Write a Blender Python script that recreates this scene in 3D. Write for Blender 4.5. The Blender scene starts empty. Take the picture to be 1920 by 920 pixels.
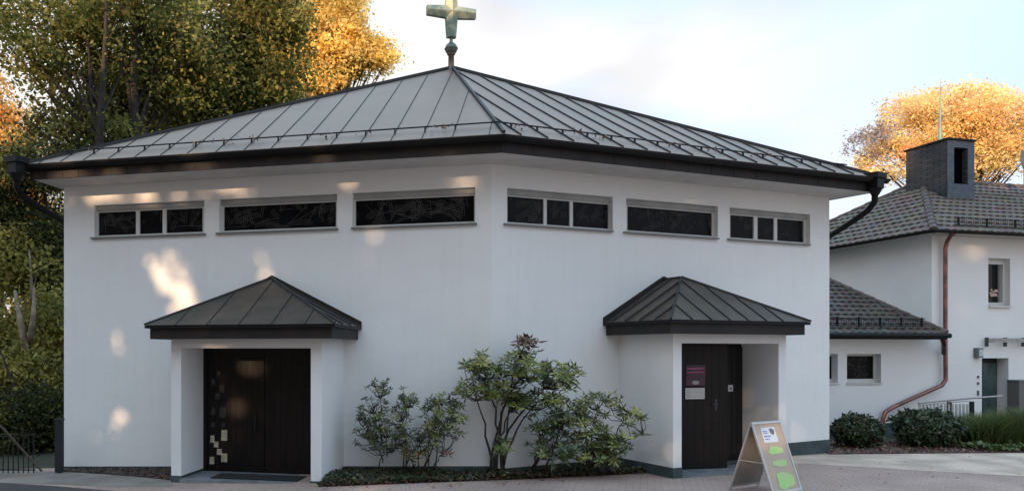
import bpy, bmesh, math, random
import numpy as np
from mathutils import Vector, Matrix
R = math.radians
SC = bpy.context.scene
# ------------------------------------------------------------------ camera
F_PX, CX, HY, EYE = 1440.0, 690.0, 657.0, 2.0      # focal length, principal column and horizon row of the 1920 px wide picture
cam_d = bpy.data.cameras.new('camera'); cam = bpy.data.objects.new('camera', cam_d)
SC.collection.objects.link(cam); SC.camera = cam
cam.location = (0, 0, EYE); cam.rotation_euler = (R(90), 0, 0)
cam_d.sensor_width = 36; cam_d.lens = F_PX/1920*36
cam_d.shift_x = (960-CX)/1920; cam_d.shift_y = (HY-460)/1920
cam_d.clip_start = .05; cam_d.clip_end = 2000
# ------------------------------------------------------------------ light
SUN = Vector((-.50, -.84, .235)).normalized()      # towards the sun: low, behind the camera and to the left
EXPOSURE = 1.45
sun_el = math.asin(SUN.z); sun_rot = math.atan2(SUN.x, SUN.y)
w = bpy.data.worlds.new('World'); SC.world = w; w.use_nodes = True
nt = w.node_tree; N = nt.nodes; L_ = nt.links
for n in list(N): N.remove(n)
out = N.new('ShaderNodeOutputWorld'); bg = N.new('ShaderNodeBackground'); bg.inputs[1].default_value = .15
sky = N.new('ShaderNodeTexSky'); sky.sky_type = 'NISHITA'; sky.sun_disc = False
sky.sun_elevation = sun_el; sky.sun_rotation = sun_rot; sky.air_density = 1.0; sky.dust_density = 1.2
tc = N.new('ShaderNodeTexCoord'); mp = N.new('ShaderNodeMapping'); mp.inputs['Scale'].default_value = (1.0, 1.0, 2.6)
mp.inputs['Location'].default_value = (.95, .2, .35)
cn = N.new('ShaderNodeTexNoise'); cn.inputs['Scale'].default_value = 2.1; cn.inputs['Detail'].default_value = 7; cn.inputs['Roughness'].default_value = .52
cr = N.new('ShaderNodeValToRGB'); cr.color_ramp.elements[0].position = .33; cr.color_ramp.elements[1].position = .52
cn2 = N.new('ShaderNodeTexNoise'); cn2.inputs['Scale'].default_value = 2.2; cn2.inputs['Detail'].default_value = 3
cc = N.new('ShaderNodeValToRGB'); cc.color_ramp.elements[0].position = .40; cc.color_ramp.elements[1].position = .56
cc.color_ramp.elements[0].color = (1.80, 1.84, 2.0, 1); cc.color_ramp.elements[1].color = (2.66, 2.62, 2.62, 1)
mx = N.new('ShaderNodeMixRGB')
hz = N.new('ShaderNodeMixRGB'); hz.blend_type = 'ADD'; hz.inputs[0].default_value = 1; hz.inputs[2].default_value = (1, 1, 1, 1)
L_.new(tc.outputs['Generated'], mp.inputs[0]); L_.new(mp.outputs[0], cn.inputs[0]); L_.new(mp.outputs[0], cn2.inputs[0])
L_.new(cn.outputs[0], cr.inputs[0]); L_.new(cn2.outputs[0], cc.inputs[0])
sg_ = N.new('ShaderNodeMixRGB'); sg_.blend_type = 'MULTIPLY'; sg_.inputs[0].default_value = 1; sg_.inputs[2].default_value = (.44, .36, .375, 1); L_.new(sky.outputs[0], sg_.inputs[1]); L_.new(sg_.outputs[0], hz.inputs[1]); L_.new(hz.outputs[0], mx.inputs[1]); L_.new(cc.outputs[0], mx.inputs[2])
sx = N.new('ShaderNodeSeparateXYZ'); L_.new(tc.outputs['Generated'], sx.inputs[0])
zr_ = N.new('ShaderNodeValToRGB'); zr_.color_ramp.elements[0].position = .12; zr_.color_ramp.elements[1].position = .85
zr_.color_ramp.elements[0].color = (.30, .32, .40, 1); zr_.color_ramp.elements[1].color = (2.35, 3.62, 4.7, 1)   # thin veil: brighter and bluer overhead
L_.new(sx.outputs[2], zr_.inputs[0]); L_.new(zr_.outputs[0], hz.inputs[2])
yr_ = N.new('ShaderNodeMapRange'); yr_.inputs[1].default_value = .85; yr_.inputs[2].default_value = .45; yr_.inputs[3].default_value = .3; L_.new(sx.outputs[2], yr_.inputs[0])
mm_ = N.new('ShaderNodeMath'); mm_.operation = 'MULTIPLY'; L_.new(cr.outputs[0], mm_.inputs[0]); L_.new(yr_.outputs[0], mm_.inputs[1])
xr_ = N.new('ShaderNodeMapRange'); xr_.inputs[1].default_value = .34; xr_.inputs[2].default_value = .62; xr_.inputs[3].default_value = 1; xr_.inputs[4].default_value = .12; L_.new(sx.outputs[0], xr_.inputs[0])
m3_ = N.new('ShaderNodeMath'); m3_.operation = 'MULTIPLY'; L_.new(mm_.outputs[0], m3_.inputs[0]); L_.new(xr_.outputs[0], m3_.inputs[1])
L_.new(m3_.outputs[0], mx.inputs[0])
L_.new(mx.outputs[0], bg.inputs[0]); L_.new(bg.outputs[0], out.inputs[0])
sd = bpy.data.lights.new('sun', 'SUN'); sd.energy = 2.4; sd.angle = R(.55); sd.color = (1.0, .66, .40)
so = bpy.data.objects.new('sun', sd); SC.collection.objects.link(so)
so.rotation_euler = SUN.to_track_quat('Z', 'Y').to_euler(); so.location = (-20, -30, 20)
vs = SC.view_settings; vs.view_transform = 'Standard'; vs.look = 'None'; vs.exposure = EXPOSURE; vs.gamma = 1; vs.use_curve_mapping = False
SC.cycles.max_bounces = 6; SC.cycles.diffuse_bounces = 3; SC.cycles.transparent_max_bounces = 6

# ------------------------------------------------------------------ helpers
def P(x, y, d): return Vector(((x-CX)/F_PX*d, d, EYE+(HY-y)/F_PX*d))
def gz(X, Y=0): return -.035*min(8.3, max(0, -X-.7))
def G(x, y):                                        # ground point seen at a pixel
    z = 0
    for _ in range(6):
        d = (EYE-z)*F_PX/(y-HY); X = (x-CX)/F_PX*d; z = gz(X)
    return Vector((X, d, z))
class Pl:                                           # a vertical reference plane: origin, direction along it, normal towards the camera side
    def __init__(s, o, a, sgn=1):
        s.o = Vector((o[0], o[1], 0)); s.d = Vector((math.cos(a), math.sin(a), 0))*sgn
        n = Vector((s.d.y, -s.d.x, 0)); s.n = n if n.y < 0 else -n
    def pt(s, t, z, out=0): 
        p = s.o+s.d*t+s.n*out; return Vector((p.x, p.y, z))
    def hit(s, x, y=None, out=0):
        u = (x-CX)/F_PX; o = s.o+s.n*out
        t = (u*o.y-o.x)/(s.d.x-u*s.d.y); dep = o.y+t*s.d.y
        return t if y is None else (t, EYE+(HY-y)/F_PX*dep)
MATS = {}
def mat(name, col, rough=.7, metal=0, var=.0, vscale=3, bump=0, bscale=40, spec=.5, tint=False, transl=0, col2=None, thr=(.4,.6), detail=5, coat=0, stretch=None):
    if name in MATS: return MATS[name]
    m = bpy.data.materials.new(name); MATS[name] = m; m.use_nodes = True
    nt = m.node_tree; n = nt.nodes; l = nt.links; b = n['Principled BSDF']
    b.inputs['Base Color'].default_value = (*col, 1); b.inputs['Roughness'].default_value = rough; b.inputs['Metallic'].default_value = metal
    b.inputs['Specular IOR Level'].default_value = spec; b.inputs['Coat Weight'].default_value = coat
    t = n.new('ShaderNodeTexCoord'); src = t.outputs['Object']
    if stretch:
        mm = n.new('ShaderNodeMapping'); mm.inputs['Scale'].default_value = stretch; l.new(src, mm.inputs[0]); src = mm.outputs[0]
    last = None
    if tint:
        a = n.new('ShaderNodeAttribute'); a.attribute_name = 'tint'; last = a.outputs['Color']
    if var or col2:
        ns = n.new('ShaderNodeTexNoise'); ns.inputs['Scale'].default_value = vscale; ns.inputs['Detail'].default_value = detail; l.new(src, ns.inputs[0])
        rp = n.new('ShaderNodeMapRange'); rp.inputs[1].default_value = thr[0]; rp.inputs[2].default_value = thr[1]; l.new(ns.outputs[0], rp.inputs[0])
        mxn = n.new('ShaderNodeMixRGB'); l.new(rp.outputs[0], mxn.inputs[0])
        c2 = col2 if col2 else tuple(c*(1-var) for c in col)
        mxn.inputs[1].default_value = (*col, 1); mxn.inputs[2].default_value = (*c2, 1)
        if last: 
            mu = n.new('ShaderNodeMixRGB'); mu.blend_type = 'MULTIPLY'; mu.inputs[0].default_value = 1; l.new(last, mu.inputs[1]); l.new(mxn.outputs[0], mu.inputs[2]); last = mu.outputs[0]
        else: last = mxn.outputs[0]
    if last: l.new(last, b.inputs['Base Color'])
    if bump:
        nb = n.new('ShaderNodeTexNoise'); nb.inputs['Scale'].default_value = bscale; nb.inputs['Detail'].default_value = 4; l.new(src, nb.inputs[0])
        bp = n.new('ShaderNodeBump'); bp.inputs['Strength'].default_value = bump; bp.inputs['Distance'].default_value = .01
        l.new(nb.outputs[0], bp.inputs['Height']); l.new(bp.outputs[0], b.inputs['Normal'])
    if transl:
        tr = n.new('ShaderNodeBsdfTranslucent'); ms = n.new('ShaderNodeMixShader'); ms.inputs[0].default_value = transl
        if last: l.new(last, tr.inputs[0])
        else: tr.inputs[0].default_value = (*col, 1)
        l.new(b.outputs[0], ms.inputs[1]); l.new(tr.outputs[0], ms.inputs[2]); l.new(ms.outputs[0], n['Material Output'].inputs[0])
    return m
def tag(o, label=None, cat=None, group=None, kind=None):
    if label: o['label'] = label
    if cat: o['category'] = cat
    if group: o['group'] = group
    if kind: o['kind'] = kind
    return o
def empty(name, loc, label, cat, group=None):
    o = bpy.data.objects.new(name, None); SC.collection.objects.link(o); o.location = loc; o.empty_display_size = .2
    bpy.context.view_layer.update()
    return tag(o, label, cat, group)
class MB:
    def __init__(s): s.v = []; s.f = []; s.t = []
    def add(s, vs, fs, tint=None):
        b = len(s.v); s.v += [tuple(v) for v in vs]; s.f += [tuple(i+b for i in f) for f in fs]
        s.t += [tint or (1, 1, 1)]*len(vs)
    def quad(s, a, b, c, d): s.add([a, b, c, d], [(0, 1, 2, 3)])
    def prism(s, pts, off):                         # polygon pts extruded by vector off
        off = Vector(off); n = len(pts); a = [Vector(p) for p in pts]
        s.add(a+[p+off for p in a], [tuple(range(n)), tuple(range(2*n-1, n-1, -1))]+[(i, i+n, (i+1) % n+n, (i+1) % n) for i in range(n)])
    def pbox(s, pl, t0, t1, z0, z1, o0, o1):        # box in a plane's frame
        s.prism([pl.pt(t0, z0, o0), pl.pt(t1, z0, o0), pl.pt(t1, z0, o1), pl.pt(t0, z0, o1)], (0, 0, z1-z0))
    def box(s, c, sz, rz=0):
        c = Vector(c); m = Matrix.Rotation(rz, 3, 'Z'); hx, hy, hz_ = sz[0]/2, sz[1]/2, sz[2]/2
        s.prism([c+m @ Vector((a*hx, b*hy, -hz_)) for a, b in ((-1, -1), (1, -1), (1, 1), (-1, 1))], (0, 0, sz[2]))
    def bar(s, a, b, wd, h, up=(0, 0, 1)):
        a = Vector(a); b = Vector(b); d = (b-a).normalized(); u = Vector(up); x = d.cross(u)
        if x.length < 1e-4: x = d.cross(Vector((1, 0, 0)))
        x.normalize(); u = x.cross(d).normalized()
        s.prism([a+x*i*wd/2+u*j*h/2 for i, j in ((-1, -1), (1, -1), (1, 1), (-1, 1))], b-a)
    def tube(s, pts, rad, n=8, cap=True):
        pts = [Vector(p) for p in pts]; k = len(pts)
        if not hasattr(rad, '__len__'): rad = [rad]*k
        vs = []; prev = None
        for i, p in enumerate(pts):
            d = (pts[min(i+1, k-1)]-pts[max(i-1, 0)]).normalized()
            if prev is None: x = d.cross(Vector((0, 0, 1))); x = x if x.length > .05 else d.cross(Vector((1, 0, 0)))
            else: x = prev-d*prev.dot(d)
            x.normalize(); prev = x; y = d.cross(x)
            vs += [p+(x*math.cos(2*math.pi*j/n)+y*math.sin(2*math.pi*j/n))*rad[i] for j in range(n)]
        fs = [(i*n+j, i*n+(j+1) % n, (i+1)*n+(j+1) % n, (i+1)*n+j) for i in range(k-1) for j in range(n)]
        if cap: fs += [tuple(range(n-1, -1, -1)), tuple(range((k-1)*n, k*n))]
        s.add(vs, fs)
    def lathe(s, c, prof, n=20):
        c = Vector(c); vs = [c+Vector((r*math.cos(2*math.pi*j/n), r*math.sin(2*math.pi*j/n), z)) for r, z in prof for j in range(n)]
        s.add(vs, [(i*n+j, i*n+(j+1) % n, (i+1)*n+(j+1) % n, (i+1)*n+j) for i in range(len(prof)-1) for j in range(n)])
    def build(s, name, m, parent=None, smooth=False, fix=True):
        me = bpy.data.meshes.new(name); org = parent.matrix_world.translation.copy() if parent else Vector((0, 0, 0))
        me.from_pydata([tuple(Vector(v)-org) for v in s.v], [], s.f); me.materials.append(m)
        if any(t != (1, 1, 1) for t in s.t):
            a = me.color_attributes.new('tint', 'FLOAT_COLOR', 'POINT'); a.data.foreach_set('color', [c for t in s.t for c in (*t, 1)])
        if fix:
            bm = bmesh.new(); bm.from_mesh(me); bmesh.ops.recalc_face_normals(bm, faces=bm.faces); bm.to_mesh(me); bm.free()
        if smooth:
            me.polygons.foreach_set('use_smooth', [True]*len(me.polygons))
        o = bpy.data.objects.new(name, me); SC.collection.objects.link(o)
        if parent: 
            o.parent = parent                       # parents are never rotated: child stays at the parent's origin
            o.matrix_world = Matrix.Translation(org)
            bpy.context.view_layer.update()
        else:
            # put the origin at the mesh's base centre
            vs = np.array(s.v); c = Vector(((vs[:, 0].min()+vs[:, 0].max())/2, (vs[:, 1].min()+vs[:, 1].max())/2, vs[:, 2].min()))
            me.transform(Matrix.Translation(-c)); o.location = c; bpy.context.view_layer.update()
        return o
def sheet(name, pts, lift, m, kind='structure'):
    bm = bmesh.new(); bm.faces.new([bm.verts.new((p[0], p[1], 0)) for p in pts])
    for X in (-.7, -9.0): bmesh.ops.bisect_plane(bm, geom=bm.verts[:]+bm.edges[:]+bm.faces[:], plane_co=(X, 0, 0), plane_no=(1, 0, 0))
    bmesh.ops.triangulate(bm, faces=bm.faces[:])
    for v in bm.verts: v.co.z = gz(v.co.x)+lift
    bmesh.ops.recalc_face_normals(bm, faces=bm.faces)
    if sum(f.normal.z for f in bm.faces) < 0: bmesh.ops.reverse_faces(bm, faces=bm.faces)
    me = bpy.data.meshes.new(name); bm.to_mesh(me); bm.free(); me.materials.append(m)
    o = bpy.data.objects.new(name, me); SC.collection.objects.link(o); o['kind'] = kind
    return o
def offset_poly(poly, o):                           # CCW plan polygon, outward offset
    n = len(poly); res = []
    for i in range(n):
        p0, p1, p2 = Vector(poly[i-1][:2]), Vector(poly[i][:2]), Vector(poly[(i+1) % n][:2])
        d0 = (p1-p0).normalized(); d1 = (p2-p1).normalized(); n0 = Vector((d0.y, -d0.x)); n1 = Vector((d1.y, -d1.x))
        k = o/(1+n0.dot(n1)); res.append(Vector((p1.x, p1.y))+(n0+n1)*k)
    return res
def ring(mb, poly, prof, closed_prof=False):
    rs = [[Vector((q.x, q.y, z)) for q in offset_poly(poly, o)] for o, z in prof]
    n = len(poly); m = len(prof)
    for a in range(m if closed_prof else m-1):
        A = rs[a]; B = rs[(a+1) % m]
        for i in range(n): mb.quad(A[i], A[(i+1) % n], B[(i+1) % n], B[i])
# ------------------------------------------------------------------ materials
plaster = mat('white_render', (.80, .80, .79), .9, var=.07, vscale=.9, bump=.25, bscale=60, thr=(.35, .75))
def plaster_bands():
    m = bpy.data.materials.new('chapel_render'); m.use_nodes = True; nt = m.node_tree; n = nt.nodes; l = nt.links; b = n['Principled BSDF']
    t = n.new('ShaderNodeTexCoord'); mp = n.new('ShaderNodeMapping'); mp.inputs['Scale'].default_value = (.5, .5, 1.0)
    n1 = n.new('ShaderNodeTexNoise'); n1.inputs['Scale'].default_value = 1.1; n1.inputs['Detail'].default_value = 7; n1.inputs['Roughness'].default_value = .62
    mp2 = n.new('ShaderNodeMapping'); mp2.inputs['Scale'].default_value = (5, 5, .35)
    n2 = n.new('ShaderNodeTexNoise'); n2.inputs['Scale'].default_value = 1.6; n2.inputs['Detail'].default_value = 5
    l.new(t.outputs['Object'], mp.inputs[0]); l.new(mp.outputs[0], n1.inputs[0]); l.new(t.outputs['Object'], mp2.inputs[0]); l.new(mp2.outputs[0], n2.inputs[0])
    r1 = n.new('ShaderNodeValToRGB'); r1.color_ramp.elements[0].position = .3; r1.color_ramp.elements[1].position = .72
    r1.color_ramp.elements[0].color = (.75, .755, .75, 1); r1.color_ramp.elements[1].color = (.80, .80, .79, 1)
    r2 = n.new('ShaderNodeValToRGB'); r2.color_ramp.elements[0].position = .30; r2.color_ramp.elements[1].position = .5
    r2.color_ramp.elements[0].color = (.975, .975, .97, 1); r2.color_ramp.elements[1].color = (1, 1, 1, 1)
    mu = n.new('ShaderNodeMixRGB'); mu.blend_type = 'MULTIPLY'; mu.inputs[0].default_value = 1
    l.new(n1.outputs[0], r1.inputs[0]); l.new(n2.outputs[0], r2.inputs[0]); l.new(r1.outputs[0], mu.inputs[1]); l.new(r2.outputs[0], mu.inputs[2])
    l.new(mu.outputs[0], b.inputs['Base Color']); b.inputs['Roughness'].default_value = .92
    nb = n.new('ShaderNodeTexNoise'); nb.inputs['Scale'].default_value = 45; nb.inputs['Detail'].default_value = 5; l.new(t.outputs['Object'], nb.inputs[0])
    nb2 = n.new('ShaderNodeTexNoise'); nb2.inputs['Scale'].default_value = 2.5; l.new(t.outputs['Object'], nb2.inputs[0])
    ad = n.new('ShaderNodeMath'); ad.operation = 'MULTIPLY_ADD'; ad.inputs[1].default_value = 2.0; l.new(nb2.outputs[0], ad.inputs[0]); l.new(nb.outputs[0], ad.inputs[2])
    bp = n.new('ShaderNodeBump'); bp.inputs['Strength'].default_value = .35; bp.inputs['Distance'].default_value = .01; l.new(ad.outputs[0], bp.inputs['Height']); l.new(bp.outputs[0], b.inputs['Normal'])
    return m
chapel_render = plaster_bands()
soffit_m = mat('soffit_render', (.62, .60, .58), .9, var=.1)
plinth_m = mat('plinth_paint', (.055, .085, .085), .8, var=.35, vscale=4, bump=.3)
roof_m = mat('aged_copper_sheet', (.285, .214, .168), .5, metal=.7, col2=(.245, .19, .152), vscale=1.3, bump=.02, bscale=3, thr=(.3, .7))
porch_roof_m = mat('dull_copper_sheet', (.145, .114, .092), .5, metal=.7, col2=(.095, .08, .064), vscale=3, bump=.1, bscale=8, thr=(.35, .7))
seam_m = mat('shaded_seam', (.035, .037, .038), .6, metal=.3)  # far darker than the sheet: the ribs' shadow is in this colour
fascia_m = mat('brown_copper', (.022, .016, .014), .65, metal=.2, col2=(.012, .011, .011), vscale=3, bump=.1, bscale=9)
gutter_m = mat('black_gutter', (.006, .006, .007), .55, metal=0, var=.3, spec=.25)
patina_m = mat('patina_copper', (.42, .43, .30), .6, metal=.2, col2=(.17, .24, .20), vscale=6, bump=.2, bscale=20)
patina2_m = mat('dark_patina', (.13, .17, .15), .5, metal=.5, col2=(.2, .13, .1), vscale=9)
rust_m = mat('brown_copper_pole', (.22, .13, .11), .5, metal=.5, col2=(.14, .12, .11), vscale=9)
frame_m = mat('white_frame', (.60, .60, .58), .5)
header_m = mat('recess_shade_grey', (.33, .33, .32), .8, var=.15)  # grey stands in for shade at the head of the window recess
sill_m = mat('sill_metal', (.18, .2, .2), .5, metal=.4)
glass_m = mat('dark_stained_glass', (.005, .006, .008), .3, var=.5, vscale=6, bump=.3, bscale=9, spec=.12)
lead_m = mat('lead_lines', (.055, .052, .05), .7)
door_m = mat('dark_oak', (.0085, .005, .004), .45, col2=(.004, .003, .0028), vscale=2.5, bump=.25, bscale=14, stretch=(6, 6, .6), spec=.25)
door2_m = mat('darker_oak', (.004, .003, .003), .5, col2=(.003, .0025, .0025), vscale=2.5, bump=.25, bscale=14, stretch=(6, 6, .6))
black_m = mat('black_iron', (.012, .012, .013), .5, metal=.3)
pipe_m = mat('red_copper_pipe', (.34, .14, .11), .38, metal=.65, col2=(.13, .075, .07), vscale=3)
# ------------------------------------------------------------------ ground
def paver_mat(name, c1, c2, mort, bw, rh, rot, sc=1, var=.75):
    m = bpy.data.materials.new(name); m.use_nodes = True; nt = m.node_tree; n = nt.nodes; l = nt.links; b = n['Principled BSDF']
    t = n.new('ShaderNodeTexCoord'); mp = n.new('ShaderNodeMapping'); mp.inputs['Rotation'].default_value = (0, 0, rot)
    br = n.new('ShaderNodeTexBrick'); br.inputs['Scale'].default_value = sc; br.inputs['Brick Width'].default_value = bw; br.inputs['Row Height'].default_value = rh
    br.inputs['Mortar Size'].default_value = .006; br.inputs['Mortar Smooth'].default_value = .3; br.inputs['Color1'].default_value = (*c1, 1); br.inputs['Color2'].default_value = (*c2, 1); br.inputs['Mortar'].default_value = (*mort, 1)
    ns = n.new('ShaderNodeTexNoise'); ns.inputs['Scale'].default_value = .7; ns.inputs['Detail'].default_value = 6
    rp = n.new('ShaderNodeMapRange'); rp.inputs[1].default_value = .3; rp.inputs[2].default_value = .7; rp.inputs[3].default_value = var; rp.inputs[4].default_value = 1.12
    ns2 = n.new('ShaderNodeTexNoise'); ns2.inputs['Scale'].default_value = 35; ns2.inputs['Detail'].default_value = 3
    rp2 = n.new('ShaderNodeMapRange'); rp2.inputs[1].default_value = .3; rp2.inputs[2].default_value = .7; rp2.inputs[3].default_value = .78; rp2.inputs[4].default_value = 1.15
    m1 = n.new('ShaderNodeMixRGB'); m1.blend_type = 'MULTIPLY'; m1.inputs[0].default_value = 1
    m2 = n.new('ShaderNodeMixRGB'); m2.blend_type = 'MULTIPLY'; m2.inputs[0].default_value = 1
    l.new(t.outputs['Object'], mp.inputs[0]); l.new(mp.outputs[0], br.inputs[0]); l.new(t.outputs['Object'], ns.inputs[0]); l.new(t.outputs['Object'], ns2.inputs[0])
    l.new(ns.outputs[0], rp.inputs[0]); l.new(ns2.outputs[0], rp2.inputs[0]); l.new(br.outputs[0], m1.inputs[1]); l.new(rp.outputs[0], m1.inputs[2]); l.new(m1.outputs[0], m2.inputs[1]); l.new(rp2.outputs[0], m2.inputs[2])
    l.new(m2.outputs[0], b.inputs['Base Color']); b.inputs['Roughness'].default_value = .88
    bp = n.new('ShaderNodeBump'); bp.inputs['Strength'].default_value = .5; bp.inputs['Distance'].default_value = .008; bp.invert = True
    l.new(br.outputs['Fac'], bp.inputs['Height']); l.new(bp.outputs[0], b.inputs['Normal'])
    return m
pav_m = paver_mat('grey_pink_setts', (.445, .312, .258), (.405, .292, .248), (.25, .19, .165), .2, .1, R(20))
path_m = mat('grey_asphalt_path', (.59, .46, .365), .9, var=.3, vscale=1.2, bump=.5, bscale=60, detail=9)
slab_m = mat('concrete_slab', (.2, .21, .22), .85, var=.3, vscale=5, bump=.3)
road_m = mat('dark_asphalt', (.05, .045, .045), .9, var=.3, vscale=3, bump=.5)
soil_m = mat('dark_soil', (.035, .025, .018), .95, col2=(.07, .035, .022), vscale=12, bump=1, bscale=30)
mulch_m = mat('bark_mulch', (.15, .065, .045), .95, col2=(.05, .03, .022), vscale=18, bump=1, bscale=40)
grass_ground = mat('lawn_soil', (.03, .035, .015), .95, var=.4)
sheet('ground', [(-600, -600), (600, -600), (600, 900), (-600, 900)], -.004, grass_ground)
sheet('pavement', [(-30, -12), (40, -12), (40, 16.3), (10.6, 16.3), (-5, 14.2), (-30, 16)], .004, pav_m)
# pale path strip on the right, in front of the bed
sheet('path', [G(1480, 868), G(1700, 881), G(1920, 893), G(2500, 920), (30, 16.0), G(1920, 849), G(1552, 852), G(1470, 856)], .008, path_m)
sheet('footpath', [G(-400, 905), G(0, 905), G(110, 908), G(200, 912), G(330, 911), G(318, 905), G(316, 893), G(100, 884), G(0, 880), G(-400, 880)], .008, mat('worn_dark_asphalt', (.225, .20, .175), .9, var=.3, vscale=1.2, bump=.5, bscale=60, detail=9))
sheet('road', [(-14, 3), (-3.0, 3), G(330, 931), G(205, 920), G(110, 912), G(0, 905), G(-500, 905)], .012, road_m)
# ------------------------------------------------------------------ chapel plan
aL, aR = R(13.2), R(21.1); DC = 12.3
C = Vector(((922-CX)/F_PX*DC, DC))
WLp = Pl(C, -aL, -1)                                # along the left wall, going left
WRp = Pl(C, aR, 1)                                  # along the right wall, going right
ZS, ZE = 4.99, 5.25                                 # soffit, roof edge
tL = WLp.hit(120); tR = WRp.hit(1555)
WL = WLp.pt(tL, 0); WR = WRp.pt(tR, 0)
Ff = C+Vector((.069, -.998))*.735
EL = Ff+WLp.d.xy*8.15; ER = Ff+WRp.d.xy*8.1
dSL = Vector((.24, .97)).normalized(); dSR = Vector((-.45, .89)).normalized()
EL2 = EL+dSL*6.6; ER2 = ER+dSR*6.6; EB = Vector((1.5, 22.6))
EAVE = [Ff, ER, ER2, EB, EL2, EL]
WALL = [C, WR.xy, WR.xy+dSR*5.6, Vector((1.55, 21.6)), WL.xy+dSL*5.6, WL.xy]
APEX = Vector((1.735, 15.83, ZE+2.56))
chapel = empty('chapel', (1.9, 16, 0), 'white rendered chapel with low metal pyramid roof, cross on top and two porches', 'chapel')
# window data: opening x range, pane ranges, sill range in picture columns
WIN = [(WLp, 177, 383, [(184.7, 255), (262, 305), (312, 380)], 169, 384), (WLp, 411, 632, [(420, 630)], 404, 633), (WLp, 661, 891, [(667, 889)], 658, 894),
       (WRp, 951, 1149, [(951, 1019), (1025, 1068), (1074, 1141)], 947, 1151), (WRp, 1174, 1346, [(1176, 1335)], 1172, 1349), (WRp, 1368, 1519, [(1369, 1413), (1420, 1451), (1457, 1507)], 1367, 1521)]
ZT, ZB = 4.63, 4.05
REV = .12
def wall_holes(mb, pl, t0, t1, z0, z1, holes, rev=REV):
    ts = sorted({t0, t1}|{h[0] for h in holes}|{h[1] for h in holes}); zs = sorted({z0, z1}|{h[2] for h in holes}|{h[3] for h in holes})
    for i in range(len(ts)-1):
        for j in range(len(zs)-1):
            tm, zm = (ts[i]+ts[i+1])/2, (zs[j]+zs[j+1])/2
            if any(h[0] < tm < h[1] and h[2] < zm < h[3] for h in holes): continue
            mb.quad(pl.pt(ts[i], zs[j]), pl.pt(ts[i+1], zs[j]), pl.pt(ts[i+1], zs[j+1]), pl.pt(ts[i], zs[j+1]))
    for a, b, c, d in holes:
        e = -rev
        mb.quad(pl.pt(a, c), pl.pt(a, d), pl.pt(a, d, e), pl.pt(a, c, e)); mb.quad(pl.pt(b, c), pl.pt(b, d), pl.pt(b, d, e), pl.pt(b, c, e))
        mb.quad(pl.pt(a, d), pl.pt(b, d), pl.pt(b, d, e), pl.pt(a, d, e)); mb.quad(pl.pt(a, c), pl.pt(b, c), pl.pt(b, c, e), pl.pt(a, c, e))
hl = [(min(w[0].hit(w[1]), w[0].hit(w[2])), max(w[0].hit(w[1]), w[0].hit(w[2])), ZB, ZT) for w in WIN]
mb = MB(); wall_holes(mb, WLp, 0, tL, -.5, ZS+.02, hl[:3]); wall_holes(mb, WRp, 0, tR, -.5, ZS+.02, hl[3:])
for i in (1, 2, 3, 4):
    a, b = WALL[i], WALL[(i+1) % 6]; mb.quad((a.x, a.y, -.5), (b.x, b.y, -.5), (b.x, b.y, ZS+.02), (a.x, a.y, ZS+.02))
mb.build('wall', chapel_render, chapel, fix=False)
# painted plinth, 8 mm proud of the wall
mb = MB()
def plinth(pl, t0, t1, za, zb):
    o = .008
    mb.prism([pl.pt(t0, -.5, .0), pl.pt(t1, -.5, .0), pl.pt(t1, zb, .0), pl.pt(t0, za, .0)], pl.n*o)
plinth(WLp, 0, tL+.005, .155, -.115); plinth(WRp, 0, tR+.005, .10, .27)
mb.build('plinth', plinth_m, chapel)
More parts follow.
